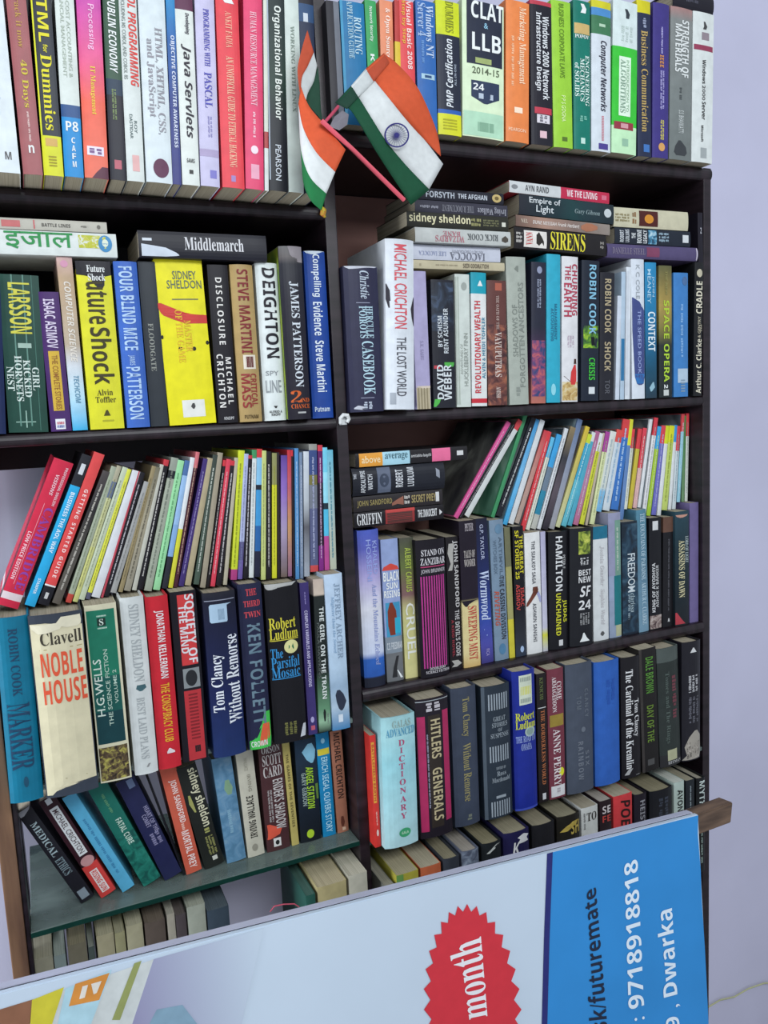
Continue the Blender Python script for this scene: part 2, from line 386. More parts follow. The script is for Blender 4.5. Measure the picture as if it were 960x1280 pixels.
bpart('glass_shelf', Lx0, Lx1, 0.0, DEP-0.005, zN-0.008, zN, GL, 0.001, 'green glass shelf')
bpart('glass_shelf', Rx0, Rx1, 0.002, DEP-0.01, zD-0.008, zD, GL, 0.001, 'green glass shelf')
for z in (zE, zN):
    for x in (Lx0+0.004, Lx1-0.004):
        for y in (0.05, 0.2): from_bm('shelf_peg', box_bm(x-0.58-0.004, x-0.58+0.004, y-0.006, y+0.006, z-0.0155, z-0.0083, 0.001), paint('#6d6d70', 0.3), bc)

BLK = '#17141b'; WHT = '#dfe2e0'; CRM = '#cfc9ae'; NVY = '#1c2140'; RED = '#c8262f'; YEL = '#d9d02a'
# ------------------------------------------------------------------ top row, computing books
row('AL', zAL, -0.06, 'in the top row before the flags', 'textbooks in the top row before the flags', [
 (-32, 26, -53, 0, 'p', '#d5dde0', 'wide white textbook with faint blue lettering', [('Graphics', 'pd', .55, .72, .35, .7, '#9fb6cf'), ('M', 'bh', .70, .84, .89, .93, '#555')]),
 (29, 54, 9, 0, 'p', '#9c5a5c', 'maroon textbook with yellow lettering', [('40 Days', 'sd', .35, .7, .42, .66, '#c9b63e'), ('Crack it now', 'sd', .4, .65, .08, .36, '#b58d4a'), ('~', '#d8b9b4', .45, .6, .68, .83), ('n', 'bh', .4, .68, .85, .89, WHT)]),
 (55, 80, 38, 0, 'p', ('C', (0, '#2c3038'), (.80, '#cfd024')), 'black and yellow beginners textbook', [('HTML', 'bd', .3, .75, .04, .33, YEL), ('for', 'bd', .45, .65, .34, .38, YEL), ('Dummies', 'sd', .3, .78, .39, .77, YEL), ('#', '#d3d42e', .0, .08, .05, .8), ('#', '#c9a35c', .2, .8, .81, .85), ('=', '#9c8f1e', .3, .7, .90, .96, 4)]),
 (81, 105, 68, 0, 'p', ('C', (0, '#cfd6d0'), (.64, '#2c4f80'), (.70, '#1f86c4')), 'white textbook with bright blue foot', [('COST ACCOUNTING &', 'pd', .55, .72, .12, .5, '#a9b3a6'), ('FINANCIAL MANAGEMENT', 'pd', .25, .42, .05, .5, '#a9b3a6'), ('P8', 'bh', .2, .85, .72, .77, WHT), ('C', 'bh', .45, .65, .80, .83, WHT), ('A', 'bh', .45, .65, .84, .87, WHT), ('F', 'bh', .45, .65, .88, .91, WHT), ('M', 'bh', .45, .65, .92, .95, WHT)]),
 (106, 136, 95, 0, 'p', ('L', (.1, '#c24ba4'), (.42, '#dc5a86'), (.62, '#e2624e'), (1, '#e0705a')), 'pink to orange textbook', [('Data Processing', 'pd', .4, .68, .02, .36, '#eab4d4'), ('IT Management', 'sd', .4, .62, .44, .68, '#e3c84a'), ('#', '#dfd7e6', .15, .85, .84, .885), ('~', '#7a5a86', .2, .8, .85, .88, 2), ('P', '#5b3142', [(.94, .75, 1), (.97, .5, 1), (1, .3, 1)])]),
 (138, 158, 128, 0, 'p', ('C', (0, '#35523f'), (.5, '#23364a'), (.58, '#201f2a')), 'dark green and black textbook', [('PUBLIN ECONOMY', 'id', .3, .72, .1, .47, WHT), ('~', '#7d8f5e', .3, .6, .55, .7, 2), ('#', '#b5606c', .3, .75, .90, .945)]),
 (159, 181, 148, 0, 'p', '#cdd3cf', 'white textbook with tall red lettering', [('COBOL PROGRAMMING', 'id', .5, .9, .0, .53, '#d4453f'), ('INCLUDING MS COBOL AND COBOL 85', 'pd', .12, .3, .1, .5, '#7d8580'), ('ROY', 'pd', .55, .7, .70, .76, '#566'), ('DASTIDAR', 'pd', .3, .45, .67, .79, '#566'), ('#', '#d9a9a6', .35, .75, .87, .95)]),
 (183, 216, 172, 0, 'p', '#ccd5d8', 'broad white web design textbook', [('HTML, XHTML, CSS,', 'sd', .55, .82, .24, .76, '#8f8d94'), ('and JavaScript', 'sd', .2, .48, .3, .68, '#8f8d94'), ('o', '#5a2a48', .28, .88, .88, .975), ('#', '#c9a9bd', .35, .8, .92, .935)]),
 (216, 227, 207, 0, 'p', ('L', (.0, '#2b93c8'), (.3, '#2b5f9f'), (.6, '#34417f'), (1, '#3a3c76')), 'slim blue textbook with white capitals', [('OBJECTIVE COMPUTER AWARENESS', 'bd', .3, .75, .28, .82, '#cfd6e4')]),
 (228, 250, 218, 0, 'p', ('C', (0, '#d3d8d2'), (.1, '#5b2d49'), (.16, '#d3d8d2')), 'white textbook with purple head band', [('Java Servlets', 'id', .28, .78, .32, .77, '#2a2530'), ('Developing', 'id', .5, .75, .17, .27, '#4a4650'), ('SAMS', 'bh', .3, .75, .87, .89, '#333'), ('#', '#333', .42, .65, .925, .945)]),
 (251, 275, 243, 0, 'p', '#bcb7d3', 'lavender textbook with blue lettering', [('PROGRAMMING WITH', 'sd', .42, .68, .15, .42, '#4b4aa6'), ('PASCAL', 'sd', .38, .72, .45, .62, '#4b4aa6'), ('~', '#8d88b8', .45, .7, .66, .76, 2), ('#', '#a396b7', 0, 1, .82, .855), ('#', '#7a76bb', .5, .85, .92, .96)]),
 (278, 306, 269, 0, 'p', '#d8404a', 'broad red hacking guide', [('P', WHT, [(.05, .25, .6), (.07, .3, .8), (.1, .25, .7), (.12, .4, .8)]), ('ANKIT FADIA', 'sd', .4, .65, .16, .33, '#e7a58d'), ('AN UNOFFICIAL GUIDE TO ETHICAL HACKING', 'sd', .38, .66, .37, .9, '#e9b79a'), ('#', '#9c7fb5', .4, .6, .94, .97)]),
 (307, 330, 304, 0, 'p', '#d6426a', 'rose pink management textbook', [('HUMAN RESOURCE MANAGEMENT', 'sd', .35, .65, .16, .6, '#e8b4c0'), ('~', '#e8b4c0', .4, .6, .63, .75), ('o', '#e8d5dc', .3, .7, .79, .83), ('#', '#e0a0b4', .3, .75, .88, .95)]),
 (331, 336, 329, 0, 'p', ('C', (0, '#c9cdbf'), (.72, '#a54040'), (.8, '#cfd3cf')), 'thin pale booklet with a red patch', []),
 (337, 360, 333, 0, 'p', ('L', (0, '#20292c'), (.5, '#22382f'), (.66, '#1d2026'), (1, '#1b1d24')), 'black management textbook with condensed white lettering', [('Organizational Behavior', 'bd', .3, .72, .13, .66, '#d8ddd5'), ('#', '#9aa4b0', .0, .07, 0, .95), ('PEARSON', 'pd', .35, .62, .78, .95, '#c9cfd6')]),
 (361, 380, 354, 0, 'p', '#c3cdc5', 'pale grey green textbook half behind the flag', [('WORKING WITH LINUX', 'sd', .4, .62, .22, .62, '#7d8a80')]),
 (381, 400, 372, 0, 'p', ('C', (0, '#1a1822'), (.12, '#27456a'), (.2, '#1c2740'), (.34, '#20253c')), 'navy and black textbook behind the flag', [('#', '#b9c0c8', .3, .6, .16, .2)]),
], ext=0.03, depth=0.17)
row('AR', zAR, -0.02, 'in the top row beyond the flags', 'textbooks in the top row beyond the flags', [
 (415, 431, 405, 0, 'p', '#26242c', 'grey black thick textbook at the upright', [('#', '#6f737c', .55, 1, 0, 1)]),
 (432, 462, 423, 0, 'p', '#1f6f9f', 'teal blue networking textbook behind the flag', [('ROUTING', 'sd', .55, .82, .12, .42, '#b9d3dc'), ('APPLICATION GUIDE', 'sd', .28, .48, .0, .46, '#a8c8d4'), ('#', '#3f92b8', .0, .1, 0, 1)]),
 (463, 477, 457, 0, 'p', '#3a9a58', 'slim green textbook behind the flag', [('Network Security', 'bd', .3, .6, .05, .32, '#cfe3d0'), ('K', 'bd', .3, .6, .42, .48, WHT)]),
 (478, 494, 474, 0, 'p', '#dd8a66', 'peach textbook with white lettering behind the flag', [('& Open Source', 'sd', .35, .75, .06, .45, '#f0d9cb')]),
 (495, 502, 493, 0, 'p', ('C', (0, '#b43c38'), (.32, '#d6b83a')), 'thin red and yellow booklet behind the flag', []),
 (503, 521, 498, 0, 'p', '#d84a4e', 'red programming guide above the flag', [('Visual Basic 2008', 'bd', .5, .8, .0, .52, '#f0d0cc'), ('Step by Step', 'bd', .15, .4, .0, .33, '#d9a63e')]),
 (523, 547, 519, 0, 'p', '#2f63a6', 'blue server textbook with pale label', [('Windows NT', 'sd', .5, .85, .03, .42, '#b9c9de'), ('Server 4', 'sd', .1, .45, .02, .27, '#9fb5d4'), ('#', '#9fc0d0', .2, .9, .55, .59), ('~', '#2a4a74', .3, .8, .56, .58), ('~', '#5f8ac0', .2, .4, .3, .47)]),
 (548, 577, 544, 0, 'p', ('C', (0, '#c6d025'), (.25, '#232838'), (.81, '#2b5aa8'), (.84, '#cfd02a')), 'yellow and black certification guide', [('DUMMIES', 'sd', .4, .7, .0, .23, '#7d8420'), ('PMP Certification', 'iu', .35, .62, .28, .79, '#d5dade'), ('ALL-IN-ONE', 'bu', .72, .8, .46, .62, '#9aa3b0'), ('=', '#a8a520', .2, .8, .88, .97, 4)]),
 (578, 630, 577, 0, 'p', '#cfe0bd', 'thick pale green law entrance guide', [('#', '#22283a', .1, .96, 0, .46), ('CLAT', 'bh', .2, .98, .0, .125, WHT), ('&', 'bh', .5, .6, .15, .19, '#8fc0d8'), ('LLB', 'bh', .22, .92, .23, .355, WHT), ('~', '#9aa86a', .2, .85, .41, .45, 1), ('2014-15', 'ph', .22, .88, .48, .53, '#56604a'), ('P', '#2a3650', [(.58, .2, .88), (.7, .2, .88), (.745, .5, .58)]), ('24', 'bh', .24, .5, .6, .65, WHT), ('#', '#c6c02c', .52, .84, .63, .655), ('~', '#aeb9c6', .3, .8, .67, .71), ('#', '#a9cfb2', .02, .98, .81, .99), ('#', '#7da389', .35, .75, .885, .955)]),
 (632, 661, 632, 0, 'p', '#dd7f45', 'orange textbook with pale crinkled lettering', [('Marketing Management', 'sd', .5, .82, .04, .58, '#f1cfae'), ('~', '#e8b088', .2, .35, .25, .6), ('PEARSON', 'ph', .1, .85, .9, .925, '#f0c9a8'), ('#', '#f0d8c0', .35, .7, .75, .79)]),
 (664, 691, 662, 0, 'p', ('C', (0, '#b43a4a'), (.03, '#1e1c26')), 'black server design textbook', [('Windows 2000 Network', 'bd', .55, .82, .1, .68, '#d4d6d8'), ('Infrastructure Design', 'bd', .2, .47, .08, .62, '#d4d6d8'), ('#', '#b43a4a', .15, .95, .735, .78), ('#', '#cfc9cf', .25, .85, .785, .845), ('~', '#6f6a74', .35, .75, .79, .84, 2), ('#', '#d8b4bc', .38, .7, .9, .95)]),
 (692, 716, 690, 0, 'p', '#93c43a', 'lime green business law textbook', [('BUSINESS CORPORATE LAWS', 'pd', .38, .6, .02, .52, '#5f8226'), ('P P S GOGNA', 'pd', .42, .6, .64, .82, '#d8e8a8'), ('#', '#566f2a', .42, .7, .925, .955)]),
 (717, 738, 716, 0, 'p', '#127060', 'teal engineering textbook with tan patch', [('#', '#c2a569', .05, .95, .15, .22), ('POPOV', 'sh', .08, .9, .225, .25, WHT), ('P', WHT, [(.02, .4, .6), (.05, .5, .75), (.08, .4, .7)]), ('ENGINEERING\nMECHANICS\nof SOLIDS', 'sd', .12, .85, .36, .7, '#cfe0d8'), ('~', '#6fae9c', .3, .8, .77, .81, 2), ('#', '#b9d8cc', .4, .65, .92, .96)]),
 (739, 763, 739, 0, 'p', ('C', (0, '#c9c22a'), (.05, '#4a86bd'), (.1, '#3f7350'), (.22, '#c9d0d6')), 'white networks textbook with coloured head bands', [('Computer Networks', 'id', .38, .75, .26, .73, '#2c2c3c'), ('~', '#aecbb0', .3, .75, .15, .17), ('=', '#c86a78', .5, .62, .76, .93, 22), ('#', '#4a3f86', .35, .85, .945, .985)]),
 (764, 795, 766, 0, 'p', ('C', (0, '#ccd8d6'), (.3, '#39b838'), (.82, '#b9dfb4')), 'white and vivid green algorithms textbook', [('P', '#333a40', [(.05, .45, .55), (.08, .5, .65), (.11, .5, .62)]), ('#', '#d5e6d3', .25, .72, .36, .75), ('ALGORITHMS', 'sd', .32, .5, .38, .73, '#7f9a86'), ('INTRODUCTION TO', 'pd', .55, .64, .38, .72, '#8fb091'), ('#', '#8e3540', .08, .85, .79, .84), ('~', '#c9939a', .15, .8, .8, .83, 1), ('#', '#8fb59a', .4, .65, .9, .95), ('~', '#b9c7c2', .3, .8, .16, .26, 3)]),
 (797, 814, 797, 0, 'p', ('C', (0, '#c9bf22'), (.08, '#262d45')), 'navy communication textbook with yellow head', [('Business Communication', 'sd', .3, .72, .19, .84, '#b59a5c'), ('~', '#8b93a8', .35, .7, .11, .17), ('#', '#3f6fb0', .4, .85, .92, .97)]),
 (815, 835, 816, 3, 'p', '#3d3478', 'violet textbook with yellow emblem', [('~', '#a59fce', .45, .6, .15, .32), ('IEEE', 'bd', .42, .62, .33, .41, '#c98a4a'), ('~', '#a59fce', .42, .7, .43, .68, 2), ('~', '#c8bc5a', .45, .7, .75, .88, 2), ('o', '#cf9a5a', .35, .75, .9, .955)]),
 (836, 863, 838, 8, 'p', ('L', (0, '#a07a76'), (.08, '#7d807e'), (.6, '#737977'), (1, '#6a706e')), 'grey strength of materials textbook', [('STRENGTH OF', 'bd', .52, .8, .08, .45, '#d5d8d6'), ('MATERIALS', 'bd', .22, .48, .11, .42, '#d5d8d6'), ('~', '#4a4f50', .4, .55, .52, .6), ('S.S. BHAVIKATTI', 'pd', .4, .6, .67, .82, '#bfc4c2'), ('P', '#3a3d40', [(.87, .4, .5), (.91, .25, .75), (.95, .2, .8), (.97, .3, .7)])]),
 (864, 890, 866, 14, 'p', '#ced3d0', 'white server textbook at the far end', [('P', '#444', [(.06, .48, .55), (.09, .5, .65), (.11, .45, .6)]), ('#', '#8a7d84', .4, .75, .13, .18), ('#', '#8e3a52', .05, .95, .215, .25), ('Windows', 'bd', .45, .6, .31, .47, '#333'), ('2000', 'pd', .45, .58, .48, .58, '#555'), ('Server', 'bd', .45, .6, .59, .71, '#333'), ('Microsoft', 'bd', .42, .52, .75, .86, '#333'), ('#', '#9aa0a0', .4, .7, .9, .97)]),
], ext=0.0, depth=0.17)

zt = max(t[2] for t in TOPS['AR'] if t[0] > W(836, 10, 0).x)
lying(-0.012, 'lying on the grey and white end textbooks', 'books lying on the top row', [
 ((840, -27), (890, -20), (840, 0), (890, 7), 'h', '#1d1b24', 'black hardcover', [('~', '#4a4a55', .4, .6, .3, .6)], {'base': zt, 'd': .15}),
])
# ------------------------------------------------------------------ second level, first bay
PB = 'under the long black book'
row('BL', zBL, 0.0, PB, 'novels under the long black book', [
 (-30, 8, -38, 352, 'h', '#1e2a50', 'navy hardcover cut by the picture edge', []),
 (11, 61, -3, 344, 'p', '#1c4238', 'dark green thriller with a fine grid', [('#', '#5c8478', .3, .335, .0, .96), ('#', '#5c8478', .58, .615, .0, .96), ('#', '#3f6a5e', .8, .82, .0, .99), ('LARSSON', 'bd', .25, .72, .05, .37, '#c6c24a'), ('~', '#9cb5a8', .2, .8, .43, .46), ('GIRL\nKICKED\nHORNETS\nNEST', 'sd', .06, .8, .51, .8, '#c6d3cc'), ('#', '#8fb0a2', .2, .7, .93, .936), ('#', '#8fb0a2', .45, .48, .86, .97)]),
 (64, 90, 47, 365, 'p', '#452661', 'purple science fiction paperback with yellow panel', [('ISAAC ASIMOV', 'bd', .25, .7, .05, .4, '#cfc3d8'), ('#', '#c9a63a', .22, .75, .42, .85), ('THE COMPLETE STORIES', 'pd', .38, .62, .45, .84, '#8a5a28'), ('#', '#dfe0e4', .25, .72, .91, .985), ('#', '#b8485a', .3, .68, .93, .95), ('#', '#4a5a9a', .3, .68, .955, .975)]),
 (91, 110, 70, 321, 'p', ('L', (0, '#c4a3a0'), (.12, '#b49a7c'), (.5, '#b5a590'), (.62, '#c8cdd2'), (.8, '#b5d6e4'), (1, '#39a9d8')), 'tan to sky blue computing textbook', [('COMPUTER SCIENCE', 'id', .35, .72, .14, .6, '#d6cfc4'), ('TECHCOM', 'id', .4, .7, .68, .84, '#5f8aa2'), ('o', '#c98fa8', .2, .7, .02, .06)]),
 (113, 156, 91, 326, 'p', ('C', (0, '#1e1d24'), (.05, '#d2cf2c')), 'bright yellow paperback with chunky brown lettering', [('P', '#1e1d24', [(.04, 0, 1), (.08, .0, 1), (.09, .35, .8), (.14, .5, .78), (.16, .6, .72)]), ('Future', 'sh', .3, .82, .025, .065, WHT), ('Shock', 'sh', .32, .82, .075, .115, WHT), ('uture', 'bd', .28, .78, .12, .37, '#3a3418'), ('Shock', 'bd', .28, .8, .39, .73, '#3a3418'), ('Alvin\nToffler', 'sh', .22, .82, .76, .84, '#4a4418'), ('P', '#4a4418', [(.885, .5, .55), (.92, .42, .62)]), ('~', '#a8a428', .2, .8, .945, .955)]),
 (159, 188, 140, 327, 'h', '#3c63b4', 'blue hardcover with pale blue capitals', [('FOUR BLIND MICE', 'bd', .22, .72, .03, .53, '#a9c3e0'), ('JAMES', 'bd', .3, .55, .56, .62, '#9db8dc'), ('PATTERSON', 'bd', .2, .72, .63, .95, '#a9c3e0')]),
 (189, 211, 170, 327, 'p', '#2c3137', 'charcoal paperback with faded lettering', [('FLOODGATE', 'sd', .3, .55, .37, .66, '#8b8d86')]),
 (212, 271, 191, 324, 'p', '#ddd418', 'broad yellow novel with a red ribbon', [('P', '#c03a34', [(.26, 0, .06), (.29, .0, .3), (.32, .05, .55), (.335, .1, 1), (.36, .3, 1), (.385, .55, 1)]), ('SIDNEY', 'ph', .35, .85, .07, .12, '#5f6a5a'), ('SHELDON', 'ph', .22, .95, .125, .175, '#5f6a5a'), ('#', '#7d7a4a', .3, .85, .235, .243), ('MASTER\nOF THE GAME', 'sd', .35, .62, .3, .62, '#d6ae2c'), ('o', '#222018', .33, .42, .525, .545), ('o', '#222018', .62, .71, .525, .55), ('o', '#222018', .93, 1.0, .49, .515), ('o', '#222018', .0, .05, .45, .475), ('#', '#dcdcd4', .3, .78, .85, .955), ('P', '#444', [(.87, .52, .56), (.89, .48, .58), (.905, .52, .55)])]),
 (273, 298, 259, 331, 'p', BLK, 'black thriller with spaced white capitals', [('DISCLOSURE', 'md', .35, .62, .08, .5, '#d8d5d0'), ('MICHAEL', 'md', .58, .82, .58, .88, '#d8d5d0'), ('CRICHTON', 'md', .15, .42, .56, .9, '#d8d5d0'), ('KNOPF', 'bh', .3, .8, .96, .98, '#bbb')]),
 (300, 328, 287, 331, 'h', '#a78d5c', 'gold hardcover with dark red lettering', [('STEVE MARTINI', 'bd', .3, .72, .03, .56, '#7a2a2c'), ('#', '#d9d0c0', .3, .85, .57, .66), ('#', '#5a1a1c', .42, .75, .58, .65), ('CRITICAL', 'bd', .58, .82, .69, .9, '#8a3030'), ('MASS', 'bd', .18, .52, .69, .91, '#8a3030'), ('PUTNAM', 'bh', .2, .82, .955, .98, '#4a3a20')]),
 (331, 358, 316, 329, 'h', '#d3dad8', 'white hardcover with heavy black lettering', [('DEIGHTON', 'bd', .3, .82, .03, .6, '#1c1a22'), ('SPY', 'ph', .15, .75, .68, .71, '#8a8f92'), ('LINE', 'ph', .12, .85, .74, .82, '#8a8f92'), ('P', '#333', [(.905, .42, .6), (.92, .48, .55)]), ('ALFRED A\nKNOPF', 'bh', .2, .8, .935, .97, '#333')]),
 (361, 389, 347, 308, 'h', ('L', (0, '#6b6a6a'), (.06, '#5f5a5a'), (.1, '#2b2c33'), (.3, '#23222c'), (1, '#1e1b26')), 'charcoal hardcover with large orange numeral', [('P', '#8f888c', [(.0, .35, 1), (.05, .45, 1), (.09, .8, 1)]), ('JAMES PATTERSON', 'sd', .35, .7, .2, .81, '#c6cdd4'), ('2', 'sh', .12, .6, .83, .9, '#c05a28'), ('ND', 'sh', .6, .95, .875, .9, '#c05a28'), ('CHANCE', 'sh', .12, .95, .91, .935, '#c05a28'), ('~', '#aaa', .2, .85, .955, .965)], {'out': .012, 'side': ('#5f7a2c', '#8a9a2c', '#c9c030', 8)}),
 (391, 417, 377, 314, 'h', '#1f4390', 'royal blue hardcover with condensed white lettering', [('Compelling', 'bd', .3, .68, .02, .27, '#d2dbe4'), ('Evidence', 'bd', .3, .68, .3, .5, '#d2dbe4'), ('Steve Martini', 'bd', .3, .68, .53, .84, '#d2dbe4'), ('Putnam', 'bh', .1, .8, .93, .96, '#c6d3e0'), ('P', '#c9d4df', [(0, .02, .98), (.012, .1, .7), (.02, .3, .5)])]),
])
zt = max(t[2] for t in TOPS['BL'] if t[0] < 0.11); zt2 = max(t[2] for t in TOPS['BL'] if 0.1 < t[0] < 0.34)
lying(-0.005, 'lying on the green and purple paperbacks', 'books lying across the first bay', [
 ((-60, 273), (146, 296), (-60, 308), (146, 323), 'p', '#d2d8d4', 'white paperback with large green script', [('इजाल', 'pd', .28, .95, .30, .72, '#2c8a4a'), ('@', ('#cfd6d0', '#b9b83a', '#a8b02a', 160), .35, .9, .755, .93) , ('o', '#3f84b4', .2, .92, .88, .97), ('o', '#d3dcc8', .42, .75, .905, .945)], {'base': W(60, 318, -.005).z-0.002}),
 ((-60, 262), (134, 277), (-60, 276), (133, 291), 'p', '#b5b2a6', 'thin grey paperback with small red and black print', [('BATTLE LINES', 'bd', .35, .62, .56, .75, '#55524c'), ('P', '#c06a6a', [(.30, .2, .8), (.42, .2, .8)]), ('#', '#c06a6a', .1, .9, .505, .515), ('~', '#6a675f', .35, .6, .82, .87), ('o', '#6a675f', .3, .7, .93, .955)]),
])
lying(-0.012, 'lying across the yellow and blue novels', 'books lying across the first bay', [
 ((172, 283), (333, 297), (173, 318), (333, 329), 'p', '#1a1a24', 'long black paperback with white serif lettering', [('P', '#c3cbd6', [(.02, .05, .5), (.1, .05, .45), (.2, .05, .38), (.28, .08, .2), (.3, .1, .12)]), ('Middlemarch', 'sd', .35, .78, .345, .81, '#cfcfd2'), ('#', '#c9d0d8', .62, .72, .03, .1)], {'base': W(250, 322, -.012).z-0.003, 'd': .125}),
])

